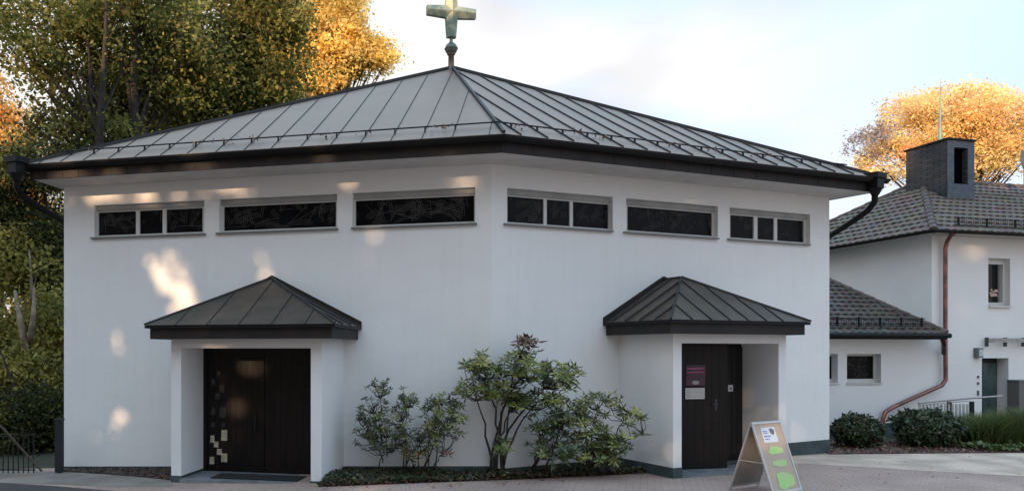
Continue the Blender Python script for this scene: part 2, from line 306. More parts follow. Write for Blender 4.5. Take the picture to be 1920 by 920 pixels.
# windows
random.seed(5)
for k, (pl, x0, x1, panes, s0, s1) in enumerate(WIN):
    a, b = hl[k][0], hl[k][1]; e = -REV+.02
    cen = pl.pt((a+b)/2, ZB, -REV)
    fr = MB()
    pr = sorted([tuple(sorted((pl.hit(p, out=e), pl.hit(q, out=e)))) for p, q in panes])
    gt, gb = 4.515, 4.095
    fr.pbox(pl, a, b, gt, gt+.022, -REV-.02, e+.004); fr.pbox(pl, a, b, ZB, gb, -REV-.02, e+.004)
    edges = [a]+[v for p in pr for v in p]+[b]
    for i in range(0, len(edges), 2):
        if edges[i+1]-edges[i] > .004: fr.pbox(pl, edges[i], edges[i+1], gb, gt, -REV-.02, e+.004)
    o = fr.build('window', frame_m, chapel)
    hd = MB(); hd.pbox(pl, a+.002, b-.002, gt+.023, ZT-.001, -REV-.02, e+.03); hd.build('shaded_header', header_m, o)
    for p in pr:
        g = MB(); g.pbox(pl, p[0]-.005, p[1]+.005, gb-.005, gt+.005, -REV-.02, -REV-.004); g.build('pane', glass_m, o)
    oo = -REV+.001
    for p in pr:                                    # irregular lead tracery: long straight and gently arched bars, bundles of them
        tr = MB(); n = int((p[1]-p[0])*26)
        for _ in range(n):
            c00 = random.uniform(p[0], p[1]); z00 = random.uniform(gb, gt); ang = random.choice([.1, .5, 1.2, 1.57, 1.57, 1.8, 2.2, 2.8])+random.gauss(0, .2); ln = random.uniform(.2, .6); cv = random.choice([0, 0, 1, -1, 3, -3])*random.uniform(.3, 1)
            for m0 in range(random.choice([1, 2, 3])):
                c0 = c00+m0*.035*math.sin(ang); z0 = z00-m0*.035*math.cos(ang); q = []
                for j in range(8):
                    th = ang+cv*(j/7)*ln; c0 += math.cos(th)*ln/7; z0 += math.sin(th)*ln/7
                    if p[0]+.005 < c0 < p[1]-.005 and gb+.005 < z0 < gt-.005: q.append(pl.pt(c0, z0, oo))
                    elif len(q) > 1: break
                    else: q = []
                for m_ in range(len(q)-1): tr.bar(q[m_], q[m_+1], .006, .006, pl.n)
        tr.build('lead_tracery', lead_m, o, fix=False)
    sl = MB(); sa, sb = sorted((pl.hit(s0, out=.05), pl.hit(s1, out=.05)))
    sl.prism([pl.pt(sa, ZB-.03, -.0), pl.pt(sb, ZB-.03, 0), pl.pt(sb, ZB-.03, .055), pl.pt(sa, ZB-.03, .055)], (0, 0, .028))
    sl.build('sill', sill_m, o)
# soffit, fascia, gutter
mb = MB(); ring(mb, EAVE, [(0, ZS), (-1.3, ZS)]); mb.build('soffit', soffit_m, chapel)
mb = MB(); ring(mb, EAVE, [(-.03, ZS-.006), (.0, ZS-.006), (.0, ZE-.02), (-.03, ZE-.02)], True)
for pl_, base, n, L in ((Pl(Ff, -aL, -1), Ff, 26, 8.1), (Pl(Ff, aR, 1), Ff, 16, 8.05)):
    for i in range(n+1): mb.pbox(pl_, L*i/n+.04, L*i/n+.052, ZS-.006, ZE-.03, .0, .006)
mb.build('fascia', fascia_m, chapel)
mb = MB(); prof = [(.01+.075+.07*math.cos(a), ZE-.035+.085*math.sin(a)) for a in [R(d) for d in range(180, 361, 20)]]
prof2 = [(.01+.075+.062*math.cos(a), ZE-.035+.077*math.sin(a)) for a in [R(d) for d in range(360, 179, -20)]]
ring(mb, EAVE, prof+prof2, True); mb.build('gutter', gutter_m, chapel)
# roof
E3 = [Vector((p.x, p.y, ZE)) for p in offset_poly(EAVE, .06)]
E3b = [Vector((p.x, p.y, ZE-.03)) for p in offset_poly(EAVE, .06)]
mb = MB()
for i in range(6):
    a, b = E3[i], E3[(i+1) % 6]; n_ = 14
    mb.add([a, b, APEX], [(0, 1, 2)]); mb.quad(E3b[i], E3b[(i+1) % 6], b, a)
roof = mb.build('roof', roof_m, chapel, fix=False)
def seams(mb, a, b, ap, offs, w_=.022, h=.035, end=0):   # standing seams on the triangle a-b-ap, square to the eave a-b
    a = Vector(a); b = Vector(b); ap = Vector(ap); d = (b-a).normalized(); nrm = d.cross(ap-a).normalized(); nrm = nrm if nrm.z > 0 else -nrm
    up = nrm.cross(d); up = up if up.z > 0 else -up
    L = (b-a).length; ta = (ap-a).dot(d); H = (ap-a).dot(up)
    for o in offs:
        if not 0.02 < o < L-.02: continue
        hh = H*o/ta if o < ta else H*(L-o)/(L-ta)
        p = a+d*o; mb.bar(p+nrm*h/2, p+up*hh+nrm*h/2, w_, h, nrm)
mb = MB()
PLe, PRe = Pl((E3[0].x, E3[0].y), -aL, -1), Pl((E3[0].x, E3[0].y), aR, 1)
offL = [abs(PLe.hit(x)-0) for x in (851, 793, 735, 679, 623, 567, 511, 460, 407, 353, 303, 255, 205, 158, 115, 75)]
seams(mb, E3[0], E3[5], APEX, [.22]+[o+.02 for o in offL], .011, .012)
LR = (E3[1]-E3[0]).length; seams(mb, E3[0], E3[1], APEX, [.30+.475*i for i in range(17)], .013, .024)
for i in (1, 2, 3, 4): seams(mb, E3[i], E3[(i+1) % 6], APEX, [.5*k for k in range(1, 20)])
for i in range(6): mb.bar(E3[i]+Vector((0, 0, .02)), APEX+Vector((0, 0, .03)), .045, .05)
mb.build('roof_seams', seam_m, roof, fix=False)
mb = MB(); a = .32; tq = math.tan(R(31.5))
inner = offset_poly(EAVE, -a+.06); zr = ZE+a*tq+.075
pts = [inner[5]+(inner[0]-inner[5])*.02, inner[0], inner[1]+(inner[0]-inner[1])*.02]
r3 = [Vector((p.x, p.y, zr)) for p in pts]; mb.tube(r3[:2], .012, 6); mb.tube(r3[1:], .012, 6)
offR = [.30+.475*i for i in range(17)]
for (q0, q1, offs) in ((r3[1], r3[0], offL), (r3[1], r3[2], offR)):
    d = (q1-q0).normalized()
    for o in offs:
        p = q0+d*max(.05, o-.08)
        if (p-q0).length < (q1-q0).length: mb.bar(p+Vector((0, 0, .005)), p+Vector((0, -.02, -.10)), .03, .02, d)
mb.build('snow_guard', gutter_m, chapel)
# hoppers and downpipes
for side, path in (('l', [P(31, 322, 13.25), P(31, 350, 13.3), P(40, 366, 13.4), P(70, 386, 13.75), P(126, 418, 14.45), P(128, 440, 14.6), P(128, 470, 14.65)]),
                   ('r', [P(1641, 350, 14.35), P(1640, 378, 14.4), P(1628, 394, 14.55), P(1600, 414, 14.9), P(1548, 447, 15.6), P(1540, 470, 15.7), P(1540, 500, 15.75)])):
    pm = MB(); q = path[-1]; pm.tube(path+[Vector((q.x, q.y, 0))], .055, 10)
    o = pm.build('downpipe', gutter_m, chapel, smooth=True)
    h = MB(); c = path[0]; rz = -.5 if side == 'l' else .5
    h.box(c+Vector((0, 0, .20)), (.30, .26, .10), rz); h.box(c+Vector((0, 0, .06)), (.22, .2, .2), rz); h.lathe(c+Vector((0, 0, -.16)), [(.06, 0), (.13, .13)], 10)
    h.build('rainwater_hopper', gutter_m, o)
# leaves caught in the snow guard and gutter (loose litter)
# cross
cd = APEX.y; cdir = Vector((math.cos(R(12)), math.sin(R(12)), 0)); cn_ = Vector((cdir.y, -cdir.x, 0))
s_ = cd/F_PX
def Z(y): return EYE+(HY-y)*s_
ax = Vector(((846-CX)*s_, cd, 0))
mb = MB(); mb.lathe((ax.x, ax.y, Z(136)), [(.11, 0), (.085, .04), (.062, .1), (.06, Z(104)-Z(136)), (.085, Z(103)-Z(136)), (.085, Z(101)-Z(136)), (0, Z(100)-Z(136))], 16)
cross = mb.build('cross', rust_m, chapel, smooth=True)
mb = MB(); rr = .128; mb.lathe((ax.x, ax.y, Z(92)), [(rr*math.sin(t), -rr*math.cos(t)) for t in [math.pi*i/14 for i in range(15)]]+[], 24)
mb.lathe((ax.x, ax.y, Z(92)-.015), [(rr+.004, 0), (rr+.012, .008), (rr+.012, .022), (rr+.004, .03)], 24)
mb.build('orb', patina2_m, cross, smooth=True)
mb = MB(); mb.lathe((ax.x, ax.y, Z(81)), [(.05, 0), (.035, .03), (.035, Z(70)-Z(81))], 14)
cz = Z(24); hc, ht, L1 = .125, .095, .525
outl = [(-hc, -hc), (-ht, -L1), (ht, -L1), (hc, -hc), (L1, -ht), (L1, ht), (hc, hc), (ht, L1), (-ht, L1), (-hc, hc), (-L1, ht), (-L1, -ht)]
f3 = [ax+cdir*x+Vector((0, 0, cz+z)) for x, z in outl]
for sg in (1, -1):
    ins = [ax+cdir*x*.97+Vector((0, 0, cz+z*.97))+cn_*.06*sg for x, z in outl]
    ce = ax+Vector((0, 0, cz))+cn_*.115*sg
    tips = [ax+cdir*x*L1*.97+Vector((0, 0, cz+z*L1*.97))+cn_*.085*sg for x, z in ((0, -1), (1, 0), (0, 1), (-1, 0))]
    base = [p+cn_*.045*sg for p in f3]
    for i in range(12): mb.quad(f3[i], f3[(i+1) % 12], base[(i+1) % 12], base[i])
    vs_ = base+tips+[ce]
    fs = [(1, 2, 12), (4, 5, 13), (7, 8, 14), (10, 11, 15), (0, 1, 12, 16), (2, 3, 16, 12), (3, 4, 13, 16), (5, 6, 16, 13), (6, 7, 14, 16), (8, 9, 16, 14), (9, 10, 15, 16), (11, 0, 16, 15)]
    mb.add(vs_, fs)
mb.build('cross_arms', patina_m, cross)
# ------------------------------------------------------------------ porches
def porch(pl, xa, xb, OUT, OV, xea, xeb, ztop, pil_a, pil_b, ridge, apx, zap, side_x, plz, offs_front, offs_side, mirror, door_out):
    """pl: wall plane; xa, xb: outer columns of the front corners; xea, xeb: eave corners; ridge: length of the ridge out from the wall"""
    root = MB()
    ta, tb = pl.hit(xa, out=OUT), pl.hit(xb, out=OUT)
    s = 1 if tb > ta else -1; th = .17
    for t0, t1 in ((ta, ta+s*th), (tb-s*th, tb)): root.pbox(pl, t0, t1, -.4, ztop, .0, OUT)
    root.pbox(pl, ta+s*th, tb-s*th, ztop-.16, ztop, 0.0, OUT-.004)
    o = root.build('porch', chapel_render, chapel)
    for t0, t1 in ((ta, ta+s*th), (tb-s*th, tb)):
        p = MB(); lo, hi = min(t0, t1), max(t0, t1)
        for q in ((lo-.008, hi+.008, OUT, OUT+.008), (lo-.008, lo, .01, OUT), (hi, hi+.008, .01, OUT)): p.pbox(pl, q[0], q[1], -.4, plz, q[2], q[3])
        p.build('plinth', plinth_m, o)
    ea, eb = pl.hit(xea, out=OUT+OV), pl.hit(xeb, out=OUT+OV); lo, hi = min(ea, eb), max(ea, eb)
    f = MB(); ov = OUT+OV
    zf0, zf1 = ztop, ztop+.19
    for q in ((lo+.06, hi-.06, ov-.10, ov-.06), (lo+.06, lo+.10, 0.01, ov-.10), (hi-.10, hi-.06, 0.01, ov-.10)): f.pbox(pl, q[0], q[1], zf0-.02, zf1-.03, q[2], q[3])
    f.pbox(pl, lo+.10, hi-.10, ztop+.02, ztop+.04, 0.01, ov-.10)
    f.build('fascia', fascia_m, o)
    g = MB()
    for q in ((lo, hi, ov-.06, ov), (lo, lo+.06, 0.01, ov-.06), (hi-.06, hi, 0.01, ov-.06)): g.pbox(pl, q[0], q[1], zf1-.045, zf1, q[2], q[3])
    g.build('gutter', gutter_m, o)
    ze = zf1+.004; tm = pl.hit(apx, out=ridge)
    A0, B0 = pl.pt(lo, ze, ov+.01), pl.pt(hi, ze, ov+.01); Aw, Bw = pl.pt(lo, ze, 0), pl.pt(hi, ze, 0)
    Tw, Tf = pl.pt(tm, zap, 0), pl.pt(tm, zap, ridge)
    r = MB()
    r.add([A0, B0, Tf], [(0, 1, 2)]); r.add([A0, Tf, Tw, Aw], [(0, 1, 2, 3)]); r.add([B0, Bw, Tw, Tf], [(0, 1, 2, 3)]); r.quad(A0, B0, Bw, Aw)
    r.build('porch_roof', porch_roof_m, o)
    sm = MB(); L = hi-lo
    sw = .011 if mirror == 1 and OUT > 1.29 else .018; seams(sm, A0, B0, Tf, offs_front(L), sw, sw)
    for (c0, cw) in ((A0, Aw), (B0, Bw)):           # side slopes: project onto the plane of c0, cw, Tf
        d = (cw-c0).normalized(); nn = d.cross(Tf-c0).normalized(); nn = nn if nn.z > 0 else -nn; up = nn.cross(d); up = up if up.z > 0 else -up
        Ls = (cw-c0).length; ta_ = (Tf-c0).dot(d); H = (Tf-c0).dot(up)
        for o_ in offs_side:
            hh = H*min(1, o_/ta_)
            if o_ < Ls: sm.bar(c0+d*o_+nn*.015, c0+d*o_+up*hh+nn*.015, .02, .03, nn)
    for a_, b_ in ((A0, Tf), (B0, Tf)): sm.bar(a_+Vector((0, 0, .012)), b_+Vector((0, 0, .015)), .035, .03)
    if ridge > .05: sm.bar(Tf+Vector((0, 0, .01)), Tw+Vector((0, 0, .01)), .04, .03)
    sm.build('roof_seams', seam_m, o)
    fl = MB()
    for c_ in (Aw, Bw):
        for k_, hgt in ((0, .05),):
            d = Tw-c_; fl.prism([c_+Vector((0, 0, -.03)), c_+Vector((0, 0, .09)), Tw+Vector((0, 0, .06)), Tw+Vector((0, 0, -.03))], pl.n*.05)
    fl.build('wall_flashing', fascia_m, o)
    return o, (min(ta, tb)+th, max(ta, tb)-th), ztop-.16
pl_, pr_ = WLp, WRp
tz = lambda y, d: EYE+(HY-y)/F_PX*d
po1, span1, zl1 = porch(WLp, 321, 603, 1.30, .35, 271, 628, 2.20, 0, 0, .08, 508, tz(520, 12.9), 0, gz(-2)+.075, lambda L: [L-.52*k-.52 for k in range(8)], [.45, .95, 1.4], 1, .25)
po2, span2, zl2 = porch(WRp, 1262, 1474, 1.28, .30, 1257, 1520, 2.28, 0, 0, .45, 1278, tz(522, 13.3), 0, .17, lambda L: [.42, .80, 1.18, 1.56, 1.94, 2.3], [.33, .68, 1.02, 1.36], 1, .7)
# left door (closed) with square glass inlays
OD = .48
zt = zl1+.0; zb = gz(-2)-.02
d0, d1 = span1[0]+.002, span1[1]-.002
mb = MB(); mb.pbox(WLp, d0, d1, zb, zt-.002, OD-.09, OD-.03)
n = 22
for i in range(n): mb.pbox(WLp, d0+(d1-d0)*i/n+.0015, d0+(d1-d0)*(i+1)/n-.0015, zb+.01, zt-.06, OD-.03, OD)
for q in ((d0, d0+.07), (d1-.07, d1), ((d0+d1)/2-.012, (d0+d1)/2+.012)): mb.pbox(WLp, q[0], q[1], zb+.005, zt-.004, OD-.028, OD+.02)
mb.pbox(WLp, d0+.075, d1-.075, zt-.075, zt-.006, OD-.028, OD+.02); mb.pbox(WLp, d0+.075, d1-.075, zb+.006, zb+.14, OD, OD+.012)
ldoor = mb.build('door', door_m, chapel)
lit_inlay_m = mat('lit_glass_block', (.50, .45, .34), .25, var=.3, vscale=20, bump=.3, bscale=30)  # same glass in two colours: sunlit blocks painted pale, unlit ones dark
unlit_inlay_m = mat('unlit_glass_block', (.03, .027, .024), .2, var=.3, vscale=20, bump=.3, bscale=30)
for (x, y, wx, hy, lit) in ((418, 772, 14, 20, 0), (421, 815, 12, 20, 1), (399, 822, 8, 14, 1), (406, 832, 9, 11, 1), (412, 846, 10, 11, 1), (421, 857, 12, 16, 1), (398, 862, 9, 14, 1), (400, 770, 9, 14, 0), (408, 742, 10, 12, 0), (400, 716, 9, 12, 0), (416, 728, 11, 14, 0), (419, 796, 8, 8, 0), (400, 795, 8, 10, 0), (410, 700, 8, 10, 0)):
    t, z = WLp.hit(x, y, OD); hw = wx/2*12.7/F_PX; hh = hy/2*12.7/F_PX
    b_ = MB(); b_.prism([WLp.pt(t-hw, z-hh, OD-.01), WLp.pt(t+hw, z-hh, OD-.01), WLp.pt(t+hw*.8, z+hh, OD-.01), WLp.pt(t-hw, z+hh, OD-.01)], WLp.n*(.035 if lit else .02))
    b_.build('glass_inlay', lit_inlay_m if lit else unlit_inlay_m, ldoor)
mb = MB(); t, z = WLp.hit(478, 790, OD+.06); 
mb.tube([WLp.pt(t, z-.16, OD+.005), WLp.pt(t, z-.16, OD+.06), WLp.pt(t, z+.16, OD+.06), WLp.pt(t, z+.16, OD+.005)], .011, 8); mb.build('handle', black_m, ldoor)
# right door: outer leaf ajar, dark fixed leaf behind
OD2 = .62
e0, e1 = span2; zt2 = zl2
mb = MB(); mb.pbox(WRp, e0+.002, e1-.002, -.1, zt2-.002, .02, OD2-.10)
for i in range(16): mb.pbox(WRp, e0+(e1-e0)*i/16+.005, e0+(e1-e0)*(i+1)/16-.005, .03, zt2-.05, OD2-.10, OD2-.075)
inner_leaf = mb.build('fixed_door_leaf', door2_m, chapel)
hinge = WRp.pt(e0+.03, 0, OD2); ang = -R(9); dd = Matrix.Rotation(ang, 3, 'Z') @ WRp.d
LF = Pl(hinge.xy, 0); LF.d = dd; LF.n = Vector((dd.y, -dd.x, 0)); LF.n = LF.n if LF.n.y < 0 else -LF.n
tw = LF.hit(1363); mb = MB(); mb.pbox(LF, 0, tw, .03, zt2-.02, -.03, .0)
for i in range(9): mb.pbox(LF, tw*i/9+.002, tw*(i+1)/9-.002, .035, zt2-.025, .0, .014)
rdoor = mb.build('door', door_m, chapel)
mb = MB(); t, z = LF.hit(1345, 757, .05); mb.tube([LF.pt(t, z, .01), LF.pt(t, z, .06), LF.pt(t-.1, z, .06)], .01, 8)
mb.pbox(LF, t-.02, t+.02, z-.1, z+.08, .013, .018); mb.build('handle', mat('steel', (.06, .06, .06), .5, metal=.6), rdoor)
mb = MB(); mb.pbox(WRp, WRp.hit(1364, out=OD2), e1-.03, .02, .09, OD2-.07, OD2-.05); mb.build('door_grille', mat('grille', (.12, .12, .12), .5, metal=.5), inner_leaf)
def flat(name, pl, x0, x1, y0, y1, out_, m, label, cat, th=.004):
    t0, za = pl.hit(x0, y0, out_); t1, zb_ = pl.hit(x1, y1, out_)
    b_ = MB(); b_.pbox(pl, min(t0, t1), max(t0, t1), min(za, zb_), max(za, zb_), out_, out_+th); return b_.build(name, m), (min(t0, t1), max(t0, t1), min(za, zb_), max(za, zb_))
paper_m = mat('white_paper', (.55, .55, .53), .7, var=.1, vscale=20); ink_m = mat('grey_ink', (.16, .16, .17), .8)
o, (a, b, c, d) = flat('poster', LF, 1286, 1322, 684, 722, .017, mat('plum_print', (.075, .012, .04), .45, col2=(.02, .008, .015), vscale=6), 0, 0)
tag(o, 'plum coloured poster with pink lines on the ajar dark door', 'poster')
pk = mat('pink_print', (.30, .06, .16), .5); b_ = MB()
b_.pbox(LF, a+.02, b-.02, d-.07, d-.045, .0212, .0222); b_.pbox(LF, a+.02, b-.03, d-.13, d-.11, .0212, .0222); b_.build('print', pk, o)
b_ = MB(); b_.add([LF.pt((a+b)/2+.07*math.cos(q), c+.05+.035*math.sin(q), .0225) for q in [i*math.pi/6 for i in range(12)]], [tuple(range(12))]); b_.build('emblem', mat('pale_print', (.28, .27, .27), .6), o)
o, (a, b, c, d) = flat('notice', LF, 1285, 1321, 727, 747, .017, paper_m, 0, 0); tag(o, 'white sheet of small print below the poster on the ajar door', 'notice')
b_ = MB()
random.seed(2)
for i in range(7):
    zz = d-.02-i*.022; x = a+.02
    while x < b-.03:
        ww = random.uniform(.012, .04); b_.pbox(LF, x, min(x+ww, b-.015), zz-.008, zz, .0212, .0218); x += ww+.008
b_.build('print', ink_m, o)
o, (a, b, c, d) = flat('notice', WRp, 1365, 1374, 721, 733, OD2-.07, paper_m, 0, 0); tag(o, 'small white card with grey symbol on the dark fixed door leaf', 'notice')
b_ = MB(); b_.pbox(WRp, a+.03, b-.03, c+.03, d-.04, OD2-.0655, OD2-.065); b_.build('print', ink_m, o)
# step slab and mat at the left door
s0, s1 = WLp.hit(377, out=1.2), WLp.hit(600, out=1.2)
mb = MB(); mb.pbox(WLp, span1[0], span1[1], -.3, gz(-2)+.035, .4, 1.36)
tag(mb.build('door_step', slab_m), 'grey stone doorstep slab in the left porch', 'step')
mb = MB(); mb.pbox(WLp, span1[0]+.25, span1[1]-.45, gz(-2)+.036, gz(-2)+.052, .75, 1.2); tag(mb.build('doormat', mat('mat_rubber', (.015, .016, .016), .95, bump=.6, bscale=120)), 'black doormat lying on the step before the left door', 'doormat')
mb = MB(); mb.pbox(WRp, span2[0], span2[1], -.2, .022, .2, 1.3); tag(mb.build('door_step', slab_m), 'pale stone doorstep under the ajar door of the right porch', 'step')
# kerb line / drain seam between slab and setts
# ------------------------------------------------------------------ A-board
alum = mat('brushed_aluminium', (.55, .54, .52), .38, metal=.8)
TLp, TRp = P(1409, 791, 10.75), P(1461, 787, 11.05)
hd_ = (TRp-TLp); hd_.z = 0; wdt = hd_.length; hd_.normalize(); fn = Vector((hd_.y, -hd_.x, 0)); zt_ = TLp.z
brd = empty('a_board', (TLp.x, TLp.y, 0), 'grey folding pavement sign with tan panel and green notes before the right porch', 'sign')
def panel(sg):
    t0 = Vector((TLp.x, TLp.y, zt_)); foot = t0+fn*.34*sg; foot.z = .0
    dn = (foot-t0).normalized(); L = (foot-t0).length; nn = hd_.cross(dn); nn = nn if nn.dot(fn*sg) > 0 else -nn
    return t0, dn, L, nn
for sg in (1, -1):
    t0, dn, L, nn = panel(sg)
    f = MB()
    f.bar(t0, t0+dn*L, .03, .022, nn); f.bar(t0+hd_*wdt, t0+hd_*wdt+dn*L, .03, .022, nn)
    f.bar(t0+dn*.02-hd_*.012, t0+dn*.02+hd_*(wdt+.012), .03, .03, nn); f.bar(t0+dn*(L-.07)+hd_*.015, t0+dn*(L-.07)+hd_*(wdt-.015), .03, .022, nn)
    fo = f.build('frame', alum, brd)
    b_ = MB(); q = [t0+hd_*.012+dn*.03, t0+hd_*(wdt-.012)+dn*.03, t0+hd_*(wdt-.012)+dn*(L-.08), t0+hd_*.012+dn*(L-.08)]
    b_.prism([v-nn*.004 for v in q], nn*.008); po = b_.build('board', mat('tan_poster', (.47, .36, .26), .55, col2=(.43, .34, .28), vscale=5) if sg == 1 else mat('grey_backing', (.24, .23, .21), .7), brd)
    if sg == 1:
        def dot(u, v): return t0+hd_*wdt*u+dn*L*v+nn*.0065
        b_ = MB(); b_.prism([dot(.22, .085), dot(.72, .085), dot(.72, .29), dot(.22, .29)], nn*.002); sh = b_.build('paper_sheet', mat('bluish_paper', (.62, .66, .74), .6), po)
        for k, (name, mt) in enumerate((('print', mat('blue_ink', (.16, .26, .42), .7)), ('emblem', mat('grey_emblem', (.14, .14, .16), .7)))):
            b_ = MB()
            if k == 0:
                for (u0, u1, v0, v1) in ((.27, .42, .13, .142), (.27, .45, .155, .165), (.27, .50, .195, .212), (.27, .44, .235, .247)):
                    b_.prism([dot(u0, v0)+nn*.003, dot(u1, v0)+nn*.003, dot(u1, v1)+nn*.003, dot(u0, v1)+nn*.003], nn*.001)
            else: b_.prism([dot(u, v)+nn*.003 for u, v in ((.50, .105), (.60, .10), (.68, .125), (.66, .165), (.60, .195), (.52, .16))], nn*.001)
            b_.build(name, mt, sh)
        random.seed(8)
        grn = mat('lime_paper', (.36, .62, .20), .7, col2=(.5, .55, .3), vscale=14)
        for (u0, u1, v0, v1) in ((.25, .8, .345, .455), (.27, .8, .525, .615), (.22, .86, .69, .91)):
            b_ = MB(); cu, cv, ru, rv = (u0+u1)/2, (v0+v1)/2, (u1-u0)/2, (v1-v0)/2
            pts = []
            for i in range(26):
                th = 2*math.pi*i/26; rr_ = 1+.16*math.sin(3*th+v0*20)+.1*random.uniform(-1, 1)
                sx = abs(math.cos(th))**.7*math.copysign(1, math.cos(th)); sy = abs(math.sin(th))**.7*math.copysign(1, math.sin(th))
                pts.append(dot(cu+ru*sx*min(1, rr_), cv+rv*sy*min(1.05, rr_)))
            b_.add([p+nn*.002 for p in pts], [tuple(range(26))]); b_.build('green_note', grn, po)
b_ = MB(); 
for e in (0, 1):
    a1, d1_, L1_, _ = panel(1); a2, d2_, L2_, _ = panel(-1); b_.bar(a1+hd_*wdt*e+d1_*L1_*.55, a2+hd_*wdt*e+d2_*L2_*.55, .012, .012)
b_.build('spreader', alum, brd)
# ------------------------------------------------------------------ house on the right
HD = 18.5; aH = R(13.5)
Hc = Vector(((1747-CX)/F_PX*HD, HD)); HF = Pl(Hc, aH, 1); HB = Pl(Hc, R(90+10), 1)      # front plane to the right, side plane going back
HB.n = Vector((-HB.d.y, HB.d.x, 0))
house = empty('house', (Hc.x+4, Hc.y+3, 0), 'white house with brown tiled hip roof and slate clad stack behind the chapel', 'house')
hz_e = tz(436, HD-.3)
Wh, Dh = 12.0, 6.0
wt0, wt1 = HF.hit(1853), HF.hit(1894); wz1 = HF.hit(1870, 484)[1]; wz0 = HF.hit(1870, 573)[1]
dt0, dt1 = HF.hit(1841), HF.hit(1891); dz1 = HF.hit(1850, 671)[1]; dz0 = -.15
mb = MB(); wall_holes(mb, HF, 0, Wh, -.5, hz_e+.1, [(wt0, wt1, wz0, wz1), (dt0, dt1, dz0, dz1)], .28)
mb.quad(HB.pt(0, -.5), HB.pt(Dh, -.5), HB.pt(Dh, hz_e+.1), HB.pt(0, hz_e+.1))
q = HF.pt(Wh, 0); r_ = HB.pt(Dh, 0); s2 = q+HB.d*Dh
for a, b in ((q, s2), (s2, r_)): mb.quad((a.x, a.y, -.5), (b.x, b.y, -.5), (b.x, b.y, hz_e+.1), (a.x, a.y, hz_e+.1))
mb.build('wall', plaster, house, fix=False)
# hip roof
eo = .45
hp = [HF.pt(0, 0).xy, HF.pt(Wh, 0).xy, s2.xy, r_.xy]
hE = [Vector((p.x, p.y, hz_e)) for p in offset_poly(hp, eo)]
run = (Dh+2*eo)/2; rise = run*math.tan(R(31)); d_f = (hE[1]-hE[0]).normalized(); d_b = (hE[3]-hE[0]).normalized()
R0 = (hE[0]+hE[3])/2+d_f*run*1.0; R1 = (hE[1]+hE[2])/2-d_f*run; R0.z = R1.z = hz_e+rise
tile_m = mat('brown_clay_tile', (1, 1, 1), .75, tint=True, var=.25, vscale=9, bump=.2)
def tiles(mb, poly, a, d, up, nrm, tw=.22, cl=.30, seed=1, cols=((.15, .118, .096), (.141, .111, .090), (.158, .125, .101), (.134, .106, .086))):
    """arched tiles over the planar polygon poly; a: eave origin, d: along the eave, up: up the slope"""
    rnd = random.Random(seed); pp = [((Vector(p)-a).dot(d), (Vector(p)-a).dot(up)) for p in poly]
    def xr(v):
        xs = []
        for i in range(len(pp)):
            (x0, y0), (x1, y1) = pp[i], pp[(i+1) % len(pp)]
            if (y0-v)*(y1-v) < 0: xs.append(x0+(x1-x0)*(v-y0)/(y1-y0))
        return (min(xs), max(xs)) if len(xs) > 1 else None
    H = max(p[1] for p in pp); v = 0
    while v < H-.02:
        x = xr(min(v+cl*.5, H-.01))
        if x:
            u = math.floor(x[0]/tw)*tw+(tw/2 if int(v/cl) % 2 else 0)
            while u < x[1]:
                u0, u1 = max(u, x[0]), min(u+tw, x[1])
                if u1-u0 > .03:
                    k = 4; vs_ = []; j = rnd.uniform(-.006, .006)
                    for r0, hh in ((v-.02, .055), (min(v+cl, H), .02), ):
                        for i in range(k+1):
                            f = i/k; vs_.append(a+d*(u0+(u1-u0)*f)+up*r0+nrm*(hh+.028*math.sin(math.pi*f)+j))
                    low = [a+d*(u0+(u1-u0)*i/k)+up*(v-.02)+nrm*.0 for i in range(k+1)]
                    b0 = 2*(k+1)
                    mb.add(vs_+low, [(i, i+1, k+2+i, k+1+i) for i in range(k)]+[(b0+i, b0+i+1, i+1, i) for i in range(k)], tuple(c*rnd.uniform(.8, 1.2) for c in rnd.choice(cols)))
                u += tw
        v += cl
def slope(mb, e0, e1, poly, seed=1, inner=True, **kw):
    d = (e1-e0).normalized(); pv = max(poly, key=lambda p: p.z); nrm = d.cross(pv-e0).normalized(); nrm = nrm if nrm.z > 0 else -nrm; up = nrm.cross(d); up = up if up.z > 0 else -up
    mb.add([p for p in poly], [tuple(range(len(poly)))], (.08, .07, .065)); tiles(mb, poly, e0, d, up, nrm, seed=seed, **kw)
mb = MB(); slope(mb, hE[0], hE[1], [hE[0], hE[1], R1, R0], 1); slope(mb, hE[3], hE[0], [hE[3], hE[0], R0], 2)
mb.add([hE[1], hE[2], R1], [(0, 1, 2)], (.1, .08, .07)); mb.add([hE[2], hE[3], R0, R1], [(0, 1, 2, 3)], (.1, .08, .07))
hroof = mb.build('roof', tile_m, house, fix=False)
mb = MB()
def ridge_tiles(mb, a, b, r=.09, L=.35):
    n = max(1, int((b-a).length/L)); 
    for i in range(n):
        p, q = a+(b-a)*i/n, a+(b-a)*(i+1.12)/n; mb.tube([p+Vector((0, 0, .03)), q+Vector((0, 0, .03))], [r, r*.8], 10)
ridge_tiles(mb, hE[0], R0); ridge_tiles(mb, hE[3], R0); ridge_tiles(mb, R0, R1); mb.build('ridge_tiles', mat('ridge_clay', (.13, .10, .09), .8, var=.4, vscale=6), hroof)
mb = MB(); 
for pr_f in ([(-eo-.0, hz_e-.02), (0, hz_e-.02)],): ring(mb, hp, [(0, hz_e-.02), (eo-.02, hz_e-.02)])
mb.build('soffit', mat('timber_soffit', (.5, .48, .45), .8), house)
mb = MB(); ring(mb, hp, [(eo+.0+.055+.055*math.cos(R(a)), hz_e+.02+.065*math.sin(R(a))) for a in range(180, 361, 20)]); ring(mb, hp, [(eo-.02, hz_e-.02), (eo, hz_e-.02), (eo, hz_e+.05), (eo-.02, hz_e+.05)], True)
mb.build('gutter', gutter_m, house)
